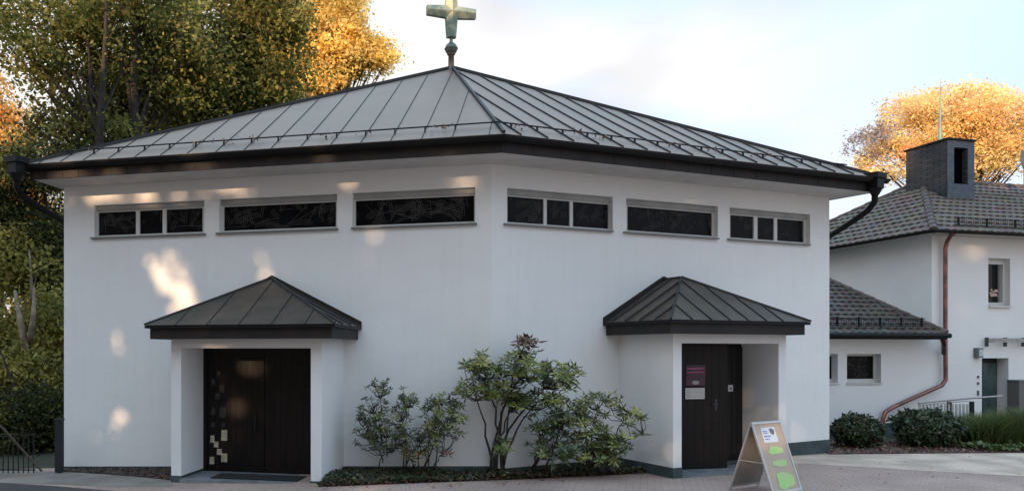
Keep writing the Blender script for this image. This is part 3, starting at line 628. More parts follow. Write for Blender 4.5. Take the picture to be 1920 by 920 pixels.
# snow fence on a slope
def snow_fence(e0, e1, t0, t1, upo, parent, H=.20):
    d = (e1-e0).normalized(); mb = MB(); z = upo*math.tan(R(31)); nb = Vector((-d.y, d.x, 0))
    b0 = e0+nb*upo+Vector((0, 0, z+.06))
    for h_ in (0.03, H): mb.bar(b0+d*t0+Vector((0, 0, h_)), b0+d*t1+Vector((0, 0, h_)), .018, .018)
    n = int((t1-t0)/.07)
    for i in range(n+1): mb.bar(b0+d*(t0+(t1-t0)*i/n)+Vector((0, 0, .03)), b0+d*(t0+(t1-t0)*i/n)+Vector((0, 0, H)), .007, .007, d)
    for h_ in (.08, .14): mb.bar(b0+d*t0+Vector((0, 0, h_)), b0+d*t1+Vector((0, 0, h_)), .006, .006)
    n = int((t1-t0)/.85)
    for i in range(n+1):
        q = b0+d*(t0+.1+(t1-t0-.2)*i/n); mb.bar(q+Vector((0, 0, H+.02)), q+Vector((0, 0, -.08)), .04, .02, d); mb.bar(q+Vector((0, 0, 0)), q-nb*.16+Vector((0, 0, -.11)), .03, .02)
    return mb.build('snow_fence', black_m, parent)
snow_fence(hE[0], hE[1], .9, 9, .22, house)
# slate clad stack
slate_m = paver_mat('slate_scales', (.055, .06, .07), (.035, .04, .048), (.012, .012, .014), .13, .075, 0)
mp_ = [n_ for n_ in slate_m.node_tree.nodes if n_.type == 'MAPPING'][0]; mp_.inputs['Rotation'].default_value = (R(90), R(30), 0)
bxp = Vector(((1776-CX)/F_PX*20.6, 20.6)); BF = Pl(bxp, aH, 1); BS = Pl(bxp, R(100), 1); BS.n = Vector((-BS.d.y, BS.d.x, 0))
bw = BF.hit(1826); bd = 1.28; zb_t = tz(262, 20.6); zb_b = hz_e+.6
mb = MB(); p4 = [BF.pt(0, zb_b), BF.pt(bw, zb_b), BF.pt(bw, zb_b)+BS.d*bd, BF.pt(0, zb_b)+BS.d*bd]
ot0, ot1 = BF.hit(1789), BF.hit(1813); oz0, oz1 = BF.hit(1800, 345)[1], BF.hit(1800, 277)[1]
wall_holes(mb, BF, 0, bw, zb_b, zb_t, [(ot0, ot1, oz0, oz1)], .2)
for a, b in ((0, 3), (3, 2), (2, 1)): mb.quad(p4[a], p4[b], p4[b]+Vector((0, 0, zb_t-zb_b)), p4[a]+Vector((0, 0, zb_t-zb_b)))
stack = mb.build('slate_stack', slate_m, house)
mb = MB(); c4 = [v+Vector((0, 0, zb_t-zb_b)) for v in p4]; ce = sum(c4, Vector())/4
mb.prism([ce+(v-ce)*1.08 for v in c4], (0, 0, .05)); mb.build('stack_cap', gutter_m, stack)
mb = MB(); mb.pbox(BF, ot0-.004, ot1+.004, oz0-.004, oz1+.004, -.16, -.13); mb.build('louvre_opening', mat('recess_dark', (.003, .003, .003), 1, spec=0), stack)  # matte black sheet painted as the darkness inside the opening
lead2 = mat('blue_grey_slate', (.085, .105, .13), .6, var=.3, vscale=10, bump=.3); mb = MB()
mb.pbox(BF, 0.0, ot0-.02, zb_b, zb_t-.01, .002, .014); mb.pbox(BF, ot1+.02, bw, zb_b, zb_t-.01, .002, .014); mb.pbox(BF, ot0-.02, ot1+.02, oz1, zb_t-.01, .002, .014); mb.pbox(BF, ot0-.02, ot1+.02, zb_b, oz0, .002, .014)
mb.build('slate_front', lead2, stack)
sp = P(1763, 258, 21.2); mb = MB(); mb.lathe((sp.x, sp.y, zb_t+.04), [(.075, 0), (.05, .25), (.03, .8), (.012, 1.3), (.004, tz(153, 21.2)-zb_t)], 10)
mb.build('needle_spire', mat('verdigris', (.22, .33, .27), .6, metal=.3, var=.2), stack, smooth=True)
# house window
def hwindow(pl, a, b, c, d, rev, parent, fw=.06):
    f = MB(); e = -rev
    f.pbox(pl, a, b, d-.13, d, e-.06, e+.03); f.pbox(pl, a, b, c, c+fw+.03, e-.06, e+.03); f.pbox(pl, a, a+fw, c+fw+.03, d-.13, e-.06, e+.03); f.pbox(pl, b-fw, b, c+fw+.03, d-.13, e-.06, e+.03)
    o = f.build('window', frame_m, parent)
    return o
wo = hwindow(HF, wt0, wt1, wz0, wz1, .16, house)
roomg = mat('room_dark_glass', (.006, .007, .008), .12, spec=.3)
mb = MB(); mb.pbox(HF, wt0+.06, wt1-.06, wz0+.09, wz1-.13, -.225, -.22); mb.build('pane', roomg, wo)
mb = MB(); n = 14; tm0, tm1 = HF.hit(1872, out=-.2), wt1-.06
for i in range(n): mb.pbox(HF, tm0+(tm1-tm0)*i/n, tm0+(tm1-tm0)*(i+.9)/n, wz0+.09, wz1-.13, -.215-.01*(i % 2), -.205-.01*(i % 2))
mb.build('curtain', mat('grey_curtain', (.30, .31, .31), .9), wo)
mb = MB(); mb.pbox(HF, wt0, wt1+.0, wz0-.04, wz0, -.12, .05); mb.build('sill', frame_m, wo)
fl_ = MB(); random.seed(4); c0 = HF.pt(HF.hit(1863, out=-.17), tz(545, 18.4), -.175)
for i in range(16):
    q = c0+HF.d*random.uniform(-.12, .12)+Vector((0, 0, random.uniform(-.07, .09))); 
    for j in range(5):
        th = j*1.256; fl_.add([q, q+HF.d*.035*math.cos(th)+Vector((0, 0, .035*math.sin(th)))+HF.n*.01, q+HF.d*.035*math.cos(th+.7)+Vector((0, 0, .035*math.sin(th+.7)))+HF.n*.005], [(0, 1, 2)])
fl_t = fl_.build('flower_pot', mat('pale_pink_petals', (.75, .5, .42), .7))
tag(fl_t, 'pale pink flowers standing in the upper window of the house', 'flowers')
# house door
mb = MB(); mb.pbox(HF, dt0+.02, dt1-.02, dz0, dz1-.002, -.29, -.27); hd2 = mb.build('door', black_m, house)
mb = MB(); a0, a1 = HF.hit(1843, out=-.26), HF.hit(1869, out=-.26); mb.pbox(HF, a0, a1, .3, dz1-.12, -.27, -.262); mb.build('pane', mat('green_door_glass', (.06, .10, .095), .25, var=.4, vscale=3), hd2)
# small fittings on the house wall
lo_ = MB(); t, z = HF.hit(1830, 661); lo_.pbox(HF, t-.08, t+.10, z-.12, z+.12, 0.0, .10); l1 = lo_.build('wall_lamp', mat('grey_lamp_case', (.12, .13, .14), .5), house)
lo_ = MB(); lo_.pbox(HF, t-.04, t+.085, z-.085, z+.085, .10, .115); lo_.build('lens', mat('lamp_glass', (.5, .53, .55), .3), l1)
t0, z0 = HF.hit(1843, 640); mb = MB(); mb.pbox(HF, t0, t0+2.6, z0-.02, z0+.08, .13, .15); ar = mb.build('canopy_rail', mat('galvanised', (.42, .44, .43), .4, metal=.7, var=.3, vscale=10), house)
for k in range(4):
    mb = MB(); tt = t0+k*.58; mb.pbox(HF, tt-.012, tt+.012, z0-.12, z0+.10, 0.05, .13); mb.build('bracket', mat('dark_bracket', (.08, .085, .09), .5, metal=.5), ar)
mb = MB()
for yy, hh in ((706, .03), (718, .03), (736, .06)):
    t, z = HF.hit(1833, yy); mb.pbox(HF, t-.02, t+.02, z-hh, z+hh, 0, .03)
mb.build('bell_panel', mat('bell_grey', (.1, .1, .1), .5), house)
# annex
zA = tz(628, HD-.6)
AX = Pl(HF.pt(0, 0, .05).xy, aH, 1)
at0, at1 = -7.0, -.02
w1 = (AX.hit(1588), AX.hit(1652), tz(717, 18.1), tz(663, 18.1)); w2 = (AX.hit(1525), AX.hit(1571), tz(717, 17.9), tz(663, 17.9))
annex_m = plaster
mb = MB(); wall_holes(mb, AX, at0, at1, -.5, zA+.08, [w1, w2], .16)
mb.quad(AX.pt(at1, -.5), AX.pt(at1, zA+.08), AX.pt(at1, zA+.08, -.05), AX.pt(at1, -.5, -.05)); mb.quad(AX.pt(at0, -.5), AX.pt(at0, zA+.08), AX.pt(at0, zA+.08, -4), AX.pt(at0, -.5, -4))
annex = mb.build('annex_wall', annex_m, house, fix=False)
mb = MB(); mb.pbox(AX, at0, at1-.002, -.5, .28, 0.0, .012); mb.build('plinth', plinth_m, annex)
for k, ww in enumerate((w1, w2)):
    f = MB(); a, b, c, d = ww; e = -.16; fw = .05
    bb = AX.hit(1638, out=e) if k == 0 else AX.hit(1560, out=e)
    for q in ((a, bb+fw, d-.05, d), (a, bb+fw, c, c+.09), (a, a+.02, c+.09, d-.05), (bb, b, c+.09, d-.05)): f.pbox(AX, q[0], q[1], q[2], q[3], e-.04, e+.0)
    f.pbox(AX, a-.02, b+.02, c-.03, c, -.1, .03)
    o = f.build('annex_window', frame_m, house)
    g = MB(); g.pbox(AX, a+.02, bb, c+.09, d-.05, e-.05, e-.02); g.build('pane', glass_m, o)
    g = MB(); random.seed(k)
    for _ in range(40):
        x_ = random.uniform(a+.04, bb-.12); z_ = random.uniform(c+.11, d-.1); th = random.uniform(0, 3.14); l_ = random.uniform(.06, .15)
        q0 = (x_, z_); q1 = (min(bb-.01, max(a+.03, x_+l_*math.cos(th))), min(d-.06, max(c+.1, z_+l_*math.sin(th)))); g.bar(AX.pt(q0[0], q0[1], e-.017), AX.pt(q1[0], q1[1], e-.017), .007, .006, AX.n)
    g.build('lead_tracery', lead_m, o)
# annex roof slope leaning back from the eave
ae0, ae1 = AX.pt(at0-.4, zA, .45), AX.pt(AX.hit(1775, out=.45), zA, .45)
ad = (ae1-ae0).normalized(); ab = Vector((-ad.y, ad.x, 0)); sl = R(29); aup = (ab*math.cos(sl)+Vector((0, 0, math.sin(sl)))).normalized(); anr = ad.cross(aup)
def onslope(x, y):
    dr = P(x, y, 1)-Vector((0, 0, EYE)); k = (ae0-Vector((0, 0, EYE))).dot(anr)/dr.dot(anr); return Vector((0, 0, EYE))+dr*k
tp = onslope(1555, 528); tp2 = tp+(tp-ae1)*.6
tp3 = Vector((ae0.x, ae0.y, zA))+aup*((tp2-ae0).dot(aup))
polyA = [ae0, ae1, tp2, tp3]
mb = MB(); slope(mb, ae0, ae1, polyA, 5, cols=((.085, .068, .056), (.08, .064, .053), (.092, .073, .06), (.076, .061, .05)), cl=.24, tw=.22)
mb.prism([v-Vector((0, 0, .03)) for v in polyA], (0, 0, -.05))
ar_ = mb.build('annex_roof', tile_m, house, fix=False)
mb = MB(); ridge_tiles(mb, ae1+Vector((0, 0, .03)), tp2, .07, .3); mb.build('ridge_tiles', MATS['ridge_clay'], ar_)
mb = MB(); mb.tube([ae0+AX.n*.05+Vector((0, 0, -.01)), ae1+AX.n*.05+ad*.03+Vector((0, 0, -.01))], .06, 10); mb.bar(ae0-Vector((0, 0, .05)), ae1-Vector((0, 0, .05)), .03, .1); mb.build('gutter', gutter_m, ar_)
mb = MB(); nb = ab; q0 = ae0+aup*.30+anr*.06
L = (ae1-ae0).length-.35
for h_ in (.02, .19): mb.bar(q0+ad*1+Vector((0, 0, h_)), q0+ad*L+Vector((0, 0, h_)), .018, .018)
for i in range(int((L-1)/.07)): mb.bar(q0+ad*(1+i*.07)+Vector((0, 0, .02)), q0+ad*(1+i*.07)+Vector((0, 0, .19)), .007, .007, ad)
for i in range(int((L-1)/.6)+1): mb.bar(q0+ad*(L-.1-i*.6)+Vector((0, 0, .22)), q0+ad*(L-.1-i*.6)+Vector((0, 0, -.06)), .045, .02, ad)
for h_ in (.07, .13): mb.bar(q0+ad*1+Vector((0, 0, h_)), q0+ad*L+Vector((0, 0, h_)), .006, .006)
mb.build('snow_fence', black_m, ar_)
# copper downpipe of the house
dp = []
for (x, y, o_) in ((1790, 436, .42), (1783, 441, .35), (1776, 452, .14), (1772.5, 466, .12), (1772.5, 560, .12), (1772.5, 640, .12), (1773, 700, .12), (1773, 712, .12), (1766, 722, .13), (1750, 729, .17), (1700, 751, .17), (1672, 764, .17), (1660, 772, .17), (1655.5, 784, .17), (1655, 812, .17)):
    t, z = HF.hit(x, y, o_); dp.append(HF.pt(t, z, o_))
mb = MB(); mb.tube(dp+[Vector((dp[-1].x, dp[-1].y, -.1))], .047, 10); dpo = mb.build('downpipe', pipe_m, house, smooth=True)
mb = MB()
t, z = HF.hit(1768, 628, .2); mb.tube([HF.pt(HF.hit(1765, out=.4), tz(632, 18.1), .42), HF.pt(HF.hit(1766, out=.3), tz(645, 18.1), .35), HF.pt(HF.hit(1771, out=.15), tz(662, 18.3), .13)], .05, 10)
mb.build('gutter_outlet', mat('dark_copper', (.07, .045, .042), .4, metal=.6), dpo)
# satellite dish
dish = empty('satellite_dish', P(1921, 376, 21.5), 'grey round satellite dish on a pole at the house ridge', 'satellite dish')
mb = MB(); b0 = P(1921, 378, 21.3); mb.tube([b0, P(1920.5, 292, 21.3)], .02, 8); mb.build('pole', alum, dish)
mb = MB(); c_ = P(1925, 313, 21.1); axd = Vector((.55, -.8, .25)).normalized(); ux = axd.cross(Vector((0, 0, 1))).normalized(); uy = ux.cross(axd)
vs_ = [c_-axd*.06]; nn_ = 24
for rr_, dep in ((.18, -.045), (.34, -.01), (.45, .04)): vs_ += [c_+axd*dep+ux*rr_*math.cos(2*math.pi*i/nn_)+uy*rr_*1.08*math.sin(2*math.pi*i/nn_) for i in range(nn_)]
fs = [(0, 1+i, 1+(i+1) % nn_) for i in range(nn_)]+[(1+k*nn_+i, 1+(k+1)*nn_+i, 1+(k+1)*nn_+(i+1) % nn_, 1+k*nn_+(i+1) % nn_) for k in range(2) for i in range(nn_)]
mb.add(vs_, fs); mb.build('reflector', mat('dish_grey', (.09, .095, .11), .5), dish, smooth=True)
# railing by the house door
rail = empty('railing', (G(1775, 835).x, 17.2, 0), 'white picket railing with handrail before the house door', 'railing')
mb = MB(); RD = 17.0
mb.tube([P(1722, 755, RD), P(1816, 746, RD), P(1880, 742, RD+.2)], .022, 8); mb.bar(P(1722, 759, RD), P(1816, 751, RD), .03, .015); mb.bar(P(1722, 812, RD), P(1816, 812, RD), .03, .015); mb.build('handrail', mat('grey_rail', (.38, .36, .35), .5, metal=.4), rail)
for i in range(14): mb = MB(); x = 1724+i*6.9; mb.bar(P(x, 757, RD), P(x, 820, RD), .045, .012, (0, 1, 0)); mb.build('picket', mat('grey_picket', (.42, .41, .41), .5), rail)
for x in (1780, 1822):
    mb = MB(); mb.bar(P(x, 752, RD+.03), P(x, 835, RD+.03), .08, .05, (0, 1, 0)); mb.build('post', black_m, rail)
mb = MB(); t, z = HF.hit(1899, 714, .15); mb.pbox(HF, t, t+1.2, -.2, z, .02, .3); mb.pbox(HF, t-.02, t+1.22, z, z+.03, .02, .32)
tag(mb.build('utility_cabinet', mat('cabinet_grey', (.17, .17, .16), .5, var=.2)), 'grey metal cabinet against the house wall right of its door', 'cabinet')

# ------------------------------------------------------------------ foliage
def leaf_mesh(name, pos, nrm, size, aspect, cols, m, parent=None, label=None, updir=None, fold=0, rs=None, kind=None, extra=None):
    """diamond leaves; arrays: pos (n,3), nrm (n,3), size (n)"""
    n = len(pos); rs = rs or np.random.RandomState(1)
    nrm = nrm/np.linalg.norm(nrm, axis=1, keepdims=True)
    if updir is None: t = rs.normal(size=(n, 3))
    else: t = updir
    t = t-nrm*(t*nrm).sum(1, keepdims=True); t /= np.linalg.norm(t, axis=1, keepdims=True)+1e-9
    b = np.cross(nrm, t); s = size[:, None]
    v = np.empty((n, 4, 3)); v[:, 0] = pos-t*s*.5*(updir is None); v[:, 2] = pos+t*s*(1 if updir is not None else .5)
    mid = (v[:, 0]*.55+v[:, 2]*.45)+nrm*fold*s
    v[:, 1] = mid+b*s*aspect*.5; v[:, 3] = mid-b*s*aspect*.5
    org = np.array(parent.matrix_world.translation) if parent else np.zeros(3)
    v = v.reshape(-1, 3)-org; col = np.repeat(cols, 4, axis=0)
    me = bpy.data.meshes.new(name); me.vertices.add(n*4); me.vertices.foreach_set('co', v.ravel())
    me.loops.add(n*4); me.loops.foreach_set('vertex_index', np.arange(n*4, dtype=np.int32))
    me.polygons.add(n); me.polygons.foreach_set('loop_start', np.arange(0, n*4, 4, dtype=np.int32)); me.polygons.foreach_set('loop_total', np.full(n, 4, dtype=np.int32))
    me.update(calc_edges=True); a = me.color_attributes.new('tint', 'FLOAT_COLOR', 'POINT'); a.data.foreach_set('color', np.c_[col, np.ones(len(col))].astype(np.float32).ravel())
    me.materials.append(m); o = bpy.data.objects.new(name, me); SC.collection.objects.link(o)
    if parent: o.parent = parent
    else:
        c = Vector(((v[:, 0].min()+v[:, 0].max())/2, (v[:, 1].min()+v[:, 1].max())/2, v[:, 2].min())); me.transform(Matrix.Translation(-c)); o.location = c
    if kind: o['kind'] = kind
    return o
leaf_m = mat('tree_leaves', (1, 1, 1), .6, tint=True, transl=.58, spec=.3)
shrub_leaf_m = mat('glossy_leaves', (1, 1, 1), .38, tint=True, transl=.15, spec=.45)
bark_m = mat('bark', (.04, .03, .024), .9, var=.5, vscale=6, bump=.8, bscale=14)
palebark_m = mat('pale_bark', (.22, .17, .12), .9, var=.4, vscale=6, bump=.5, bscale=14)
def pick(rs, n, pal):
    ws = np.array([p[3] for p in pal], float); idx = rs.choice(len(pal), n, p=ws/ws.sum()); c = np.array([p[:3] for p in pal])[idx]
    return c*rs.uniform(.75, 1.25, (n, 1))
def tree(name, label, cat, base, blobs, seed, leaf, pal, clump_r=.6, per=60, trunk_r=.25, trunk_px=None, droop=.3, bark=None, group=None, dens=1.15, leanto=None, holes=None, ntwig=22, crown_gap=None):
    """base: trunk foot; blobs: (centre, radii, clump count, palette index offset)"""
    rs = np.random.RandomState(seed); rnd = random.Random(seed)
    root = empty(name, base, label, cat, group)
    cents = []
    for (c, r, n, *pl2) in blobs:
        k = 0
        while k < n:
            q = rs.normal(size=3); q /= np.linalg.norm(q); q *= rs.uniform(.25, 1)**.45
            cents.append((np.array(c)+q*np.array(r), pl2[0] if pl2 else pal)); k += 1
    P_, N_, S_, C_ = [], [], [], []
    for c, pp in cents:
        n = int(per*rs.uniform(.6, 1.4)*dens); cr_ = clump_r*rs.uniform(.6, 1.4)
        q = rs.normal(size=(n, 3))*np.array([1, 1, .55])*cr_*.55
        q[:, 2] -= droop*(q[:, 0]**2+q[:, 1]**2)/cr_
        p = c+q; nn = rs.normal(size=(n, 3))+np.array([0, -.3, .8])
        shade = rs.uniform(.7, 1.3)
        P_.append(p); N_.append(nn); S_.append(leaf*.8*rs.uniform(.45, 1.6, n)); C_.append((pick(rs, 1, pp)*.72+pick(rs, n, pp)*.28)*shade)
    P_ = np.concatenate(P_); N_ = np.concatenate(N_); S_ = np.concatenate(S_); C_ = np.concatenate(C_)
    if holes is not None:
        k = holes(P_, rs); P_, N_, S_, C_ = P_[k], N_[k], S_[k], C_[k]
    leaf_mesh('crown', P_, N_, S_, .62, C_, leaf_m, root, rs=rs)
    top = max(cents, key=lambda c: c[0][2])[0]; b0 = Vector(base); mid = np.mean([c[0] for c in cents], axis=0)
    tr = MB(); H = (top[2]-base[2])*.92
    tx = Vector(((leanto[0] if leanto else mid[0]), (leanto[1] if leanto else mid[1]), base[2]+H))
    pts = []; n = 9
    for i in range(n):
        f = i/(n-1); pts.append(b0+(tx-b0)*f+Vector((math.sin(f*5+seed)*.15*f, math.cos(f*4+seed)*.1*f, 0))+Vector((0, 0, 0)))
    rad = [trunk_r*(1-.88*(i/(n-1)))*(1.25 if i == 0 else 1) for i in range(n)]; tr.tube(pts, rad, 10)
    lim = rnd.sample(cents, min(ntwig, len(cents)))
    for c, _ in lim:
        c = Vector(c); f = min(.92, max(.12, (c.z-base[2])/H*.75-.05)); i = int(f*(n-1)); s = pts[i]+(pts[i+1]-pts[i])*(f*(n-1)-i)
        d = c-s; m1 = s+d*.4+Vector((rnd.uniform(-.3, .3), rnd.uniform(-.3, .3), -.06*d.length+.3)); m2 = s+d*.75+Vector((rnd.uniform(-.25, .25), rnd.uniform(-.25, .25), .15))
        r0 = max(.02, trunk_r*.38*(1-f*.6)*min(1, d.length/4+.3)); tr.tube([s, m1, m2, c], [r0, r0*.65, r0*.38, .012], 5, False)
    tr.build('trunk', bark or bark_m, root, smooth=True, fix=False)
    return root
def B(x, y, rx, ry, d, rd=None, n=40, pal=None):    # blob given by the place it has in the photograph and its distance
    c = P(x, y, d); k = d/F_PX; t = (tuple(c), (rx*k, rd if rd else (rx+ry)/2*k, ry*k), n)
    return t+((pal,) if pal else ())
DG = (.10, .13, .035); OL = (.27, .26, .07); YG = (.42, .36, .10); GO = (.92, .70, .24); OR = (.75, .33, .07); RB = (.20, .09, .035); BR = (.10, .06, .03)
palA = [DG+(5,), OL+(4,), YG+(1.0,), (.35, .25, .05, .3), BR+(.8,)]
palB = [DG+(4,), OL+(4,), YG+(1.2,), (.38, .26, .05, .5), RB+(.6,)]
palG = [GO+(5,), (.95, .80, .36, 3), (.8, .58, .18, 2), (.5, .45, .14, .8)]
palO = [(.95, .70, .36, 4), (.95, .82, .36, 4), (.92, .52, .32, 1.4), (.7, .6, .5, .8)]
palL = [DG+(2,), OL+(3,), YG+(4,), (.4, .32, .06, 1)]
palD = [(.03, .04, .014, 4), (.055, .065, .02, 3), OL+(1,)]
def base_at(x, d): 
    v = P(x, 657, d); return (v.x, v.y, gz(v.x))
tree('broadleaf_tree', 'thin crowned tree at the left edge with sky showing between its leaves', 'tree', base_at(176, 22.8), [B(60, 60, 90, 90, 24, n=34), B(150, 120, 90, 110, 24, n=60), B(190, -10, 110, 70, 24, n=45), B(30, 20, 70, 70, 24, n=12), B(150, 240, 90, 50, 24, n=50)], 3, .17, palA, .75, 90, .28, leanto=(P(190, 0, 22.8).x, 22.8), group='trees behind the chapel on the left')
tree('broadleaf_tree', 'dark trunked green tree rising just right of the thin crowned tree', 'tree', base_at(246, 24.4), [B(270, 40, 110, 90, 26, n=80), B(240, 170, 80, 70, 26, n=60), B(330, 120, 80, 90, 26, n=60)], 7, .17, palA, .75, 100, .42, leanto=(P(262, -60, 24.4).x, 24.4), group='trees behind the chapel on the left')
tree('broadleaf_tree', 'broad olive green tree rising behind the middle of the left roof slope', 'tree', base_at(420, 29), [B(400, 50, 120, 90, 29, n=100), B(430, 160, 110, 70, 29, n=90), B(500, 110, 80, 100, 29, n=90), B(520, 20, 60, 60, 29, n=50), B(340, 200, 80, 50, 29, n=40)], 11, .18, palB, .8, 110, .4, leanto=(P(440, -60, 29).x, 29), group='trees behind the chapel on the left')
tree('golden_tree', 'tall golden yellow tree beside the white sky left of the cross', 'tree', base_at(600, 40), [B(620, 60, 70, 80, 40, n=110), B(660, 100, 75, 40, 40, n=110), B(640, 10, 50, 40, 40, n=70), B(705, 100, 34, 26, 40, n=32), B(600, 150, 70, 40, 40, n=80), B(560, 60, 50, 90, 40, n=60)], 15, .2, palG, .62, 70, .3, droop=.2, ntwig=90, group='golden autumn trees')
tree('orange_tree', 'orange leaved tree at the far left edge beyond the downpipe', 'tree', base_at(-10, 34), [B(0, 260, 60, 70, 34, n=80), B(20, 330, 50, 60, 34, n=60), B(-30, 180, 50, 50, 34, n=30), B(60, 420, 50, 60, 34, n=50)], 19, .2, [(.8, .42, .14, 4), GO+(3,), YG+(1,)], .8, 70, .25, group='golden autumn trees')
tree('yew_tree', 'dense dark green tree beside the left corner of the chapel', 'tree', base_at(105, 21), [B(85, 440, 45, 45, 21, n=60), B(60, 310, 60, 36, 21, n=60), B(95, 500, 40, 60, 21, n=70), B(20, 400, 45, 55, 21, n=36), B(110, 620, 40, 70, 21, n=60)], 23, .13, palD+[YG+(1.5,)], .55, 110, .18, group='trees by the left corner')
v_tree = tree('broadleaf_tree', 'yellow green leaved tree with two pale forked trunks at the left edge', 'tree', base_at(48, 19.5), [B(60, 715, 75, 70, 19, n=110, pal=palL), B(5, 640, 40, 60, 20, n=40, pal=palL), B(95, 600, 40, 50, 19.5, n=35, pal=palL), B(40, 490, 60, 50, 20.5, n=60)], 29, .15, palL, .6, 100, .14, bark=palebark_m, group='trees by the left corner')
mb = MB(); mb.tube([P(52, 760, 19.2), P(47, 650, 18.5), P(38, 600, 18.5), P(28, 545, 19.2)], [.10, .09, .07, .04], 8); mb.tube([P(50, 680, 19.2), P(57, 630, 18.5), P(63, 590, 18.5), P(64, 540, 19.2)], [.10, .08, .06, .03], 8); mb.build('forked_trunk', palebark_m, v_tree, smooth=True)
tree('hedge_tree', 'low dark evergreen bush behind the black railing at the left', 'bush', base_at(40, 17.5), [B(60, 790, 70, 70, 17.5, n=120, pal=palD), B(-20, 800, 60, 80, 17.5, n=70, pal=palD), B(-60, 700, 60, 90, 19, n=60, pal=palD)], 31, .11, palD, .5, 120, .08, group=None)
for i, (x, d, h_, lab) in enumerate(((-60, 45, 400, 'distant dark tree low behind the orange tree at the left edge'), (250, 48, 330, 'distant green tree seen between the trunks above the left eave'), (430, 50, 250, 'distant green tree closing the gaps behind the olive tree'))):
    tree('distant_tree', lab, 'tree', base_at(x, d), [B(x, h_, 150, 120, d, n=110), B(x+40, h_+160, 140, 100, d, n=70)], 41+i, .3, [DG+(2,), OL+(2,), YG+(2,), GO+(1.2,)], 1.5, 70, .35, group='far trees on the left')
tree('orange_tree', 'wide pale orange beech rising behind the house and its slate stack', 'tree', base_at(1790, 46), [B(1700, 240, 55, 60, 46, n=110), B(1790, 215, 90, 52, 46, n=250), B(1860, 240, 80, 70, 46, n=240), B(1920, 250, 60, 70, 46, n=100), B(1800, 300, 100, 50, 46, n=170), B(1660, 300, 50, 45, 46, n=55)]+[B(1630, 265, 38, 40, 46, n=30, pal=[(.35, .33, .36, 3), (.6, .4, .3, 1)])], 51, .17, palO, .7, 62, .3, droop=.15, ntwig=110, leanto=(P(1800, 170, 46).x, 46))
# ------------------------------------------------------------------ rosette shrubs against the chapel
def shrub(name, label, base, blobs, seed, pal, leafL=.13, nl=9, stems=5, stem_r=.018, aspect=.3, group=None, extra_pal=None, spread=.12, dense=0):
    rs = np.random.RandomState(seed); rnd = random.Random(seed); root = empty(name, base, label, 'shrub', group); b0 = Vector(base)
    tips = []
    for (c, r, n, *pp) in blobs:
        for _ in range(int(n*.92)):
            q = rs.normal(size=3); q /= np.linalg.norm(q); q *= 1.08*rs.uniform(.1, 1)**.5
            tips.append((Vector(np.array(c)+q*np.array(r)), pp[0] if pp else pal))
    # main stems run to a few far tips, the others hang on them
    tr = MB(); mains = []
    for k in range(stems):
        t = rnd.choice(tips)[0] if k >= len(blobs) else Vector(blobs[k][0])
        s = b0+Vector((rnd.uniform(-spread, spread), rnd.uniform(-.08, .08), -.03)); d = t-s
        pts = [s+Vector((d.x*f**1.5, d.y*f**1.5, d.z*f**.85))+Vector((rnd.uniform(-1, 1), rnd.uniform(-1, 1), 0))*.05*math.sin(f*3.1) for f in [i/7 for i in range(8)]]
        mains.append(pts); tr.tube(pts, [stem_r*(1-.75*i/7) for i in range(8)], 6)
    P_, T_, N_, S_, C_ = [], [], [], [], []
    for t, pp in tips:
        best = min(((p-t).length+max(0, p.z-t.z+.1)*3+ (0 if i > 1 else .3), i, j) for j, m_ in enumerate(mains) for i, p in enumerate(m_))
        s = mains[best[2]][best[1]]; d = t-s
        if d.length > .04:
            m1 = s+d*.5+Vector((rnd.uniform(-.05, .05), rnd.uniform(-.05, .05), -.12*d.length)); tr.tube([s, m1, t], [.0075, .0055, .0035], 4, False)
        ax_ = np.array((d.normalized()*.5+Vector((rnd.uniform(-.4, .4), rnd.uniform(-.5, .1), .8))).normalized())
        n = nl+rnd.randint(-2, 2); u = np.cross(ax_, [.3, .9, .1]); u /= np.linalg.norm(u); v = np.cross(ax_, u); cc_ = pick(rs, 1, pp)[0]
        for layer in range(1+dense):
            for i in range(n):
                th = 2*math.pi*(i+rnd.random()*.5)/n; rad = u*math.cos(th)+v*math.sin(th); el = rnd.uniform(-.45, .55)
                dr_ = rad*math.cos(el)+ax_*math.sin(el); nn = ax_*math.cos(el)-rad*math.sin(el)
                P_.append(np.array(t)-ax_*.07*layer+dr_*.008); T_.append(dr_); N_.append(nn+rs.normal(size=3)*.15); S_.append(leafL*rnd.uniform(.6, 1.15)); C_.append(cc_*rnd.uniform(.7, 1.3))
    tr.build('stems', mat('shrub_stem', (.06, .045, .038), .85, var=.4, vscale=15), root, smooth=True, fix=False)
    leaf_mesh('leaves', np.array(P_), np.array(N_), np.array(S_), aspect, np.array(C_), shrub_leaf_m, root, updir=np.array(T_), fold=-.12, rs=rs)
    return root
rg = [(.12, .15, .04, 3), (.22, .23, .06, 3), (.38, .36, .11, 2), (.06, .075, .03, 1.6)]
rd_ = [(.05, .07, .03, 3), (.11, .13, .045, 2.4), (.22, .23, .08, 1.5)]
rred = [(.19, .085, .065, 3), (.15, .08, .06, 2), (.2, .15, .07, 2)]
gp = 'shrubs in the bed between the porches'
def gb(x, y): g_ = G(x, y); return (g_.x, g_.y, g_.z)
shrub('shrub', 'small dark leaved upright shrub nearest the left porch', gb(716, 882), [B(710, 725, 28, 20, 12.2, .2, 22), B(700, 775, 34, 35, 12.2, .3, 60), B(725, 820, 42, 35, 12.2, .3, 55), B(685, 815, 24, 30, 12.2, .2, 26)], 61, rd_, .075, 8, 6, .012, .42, gp)
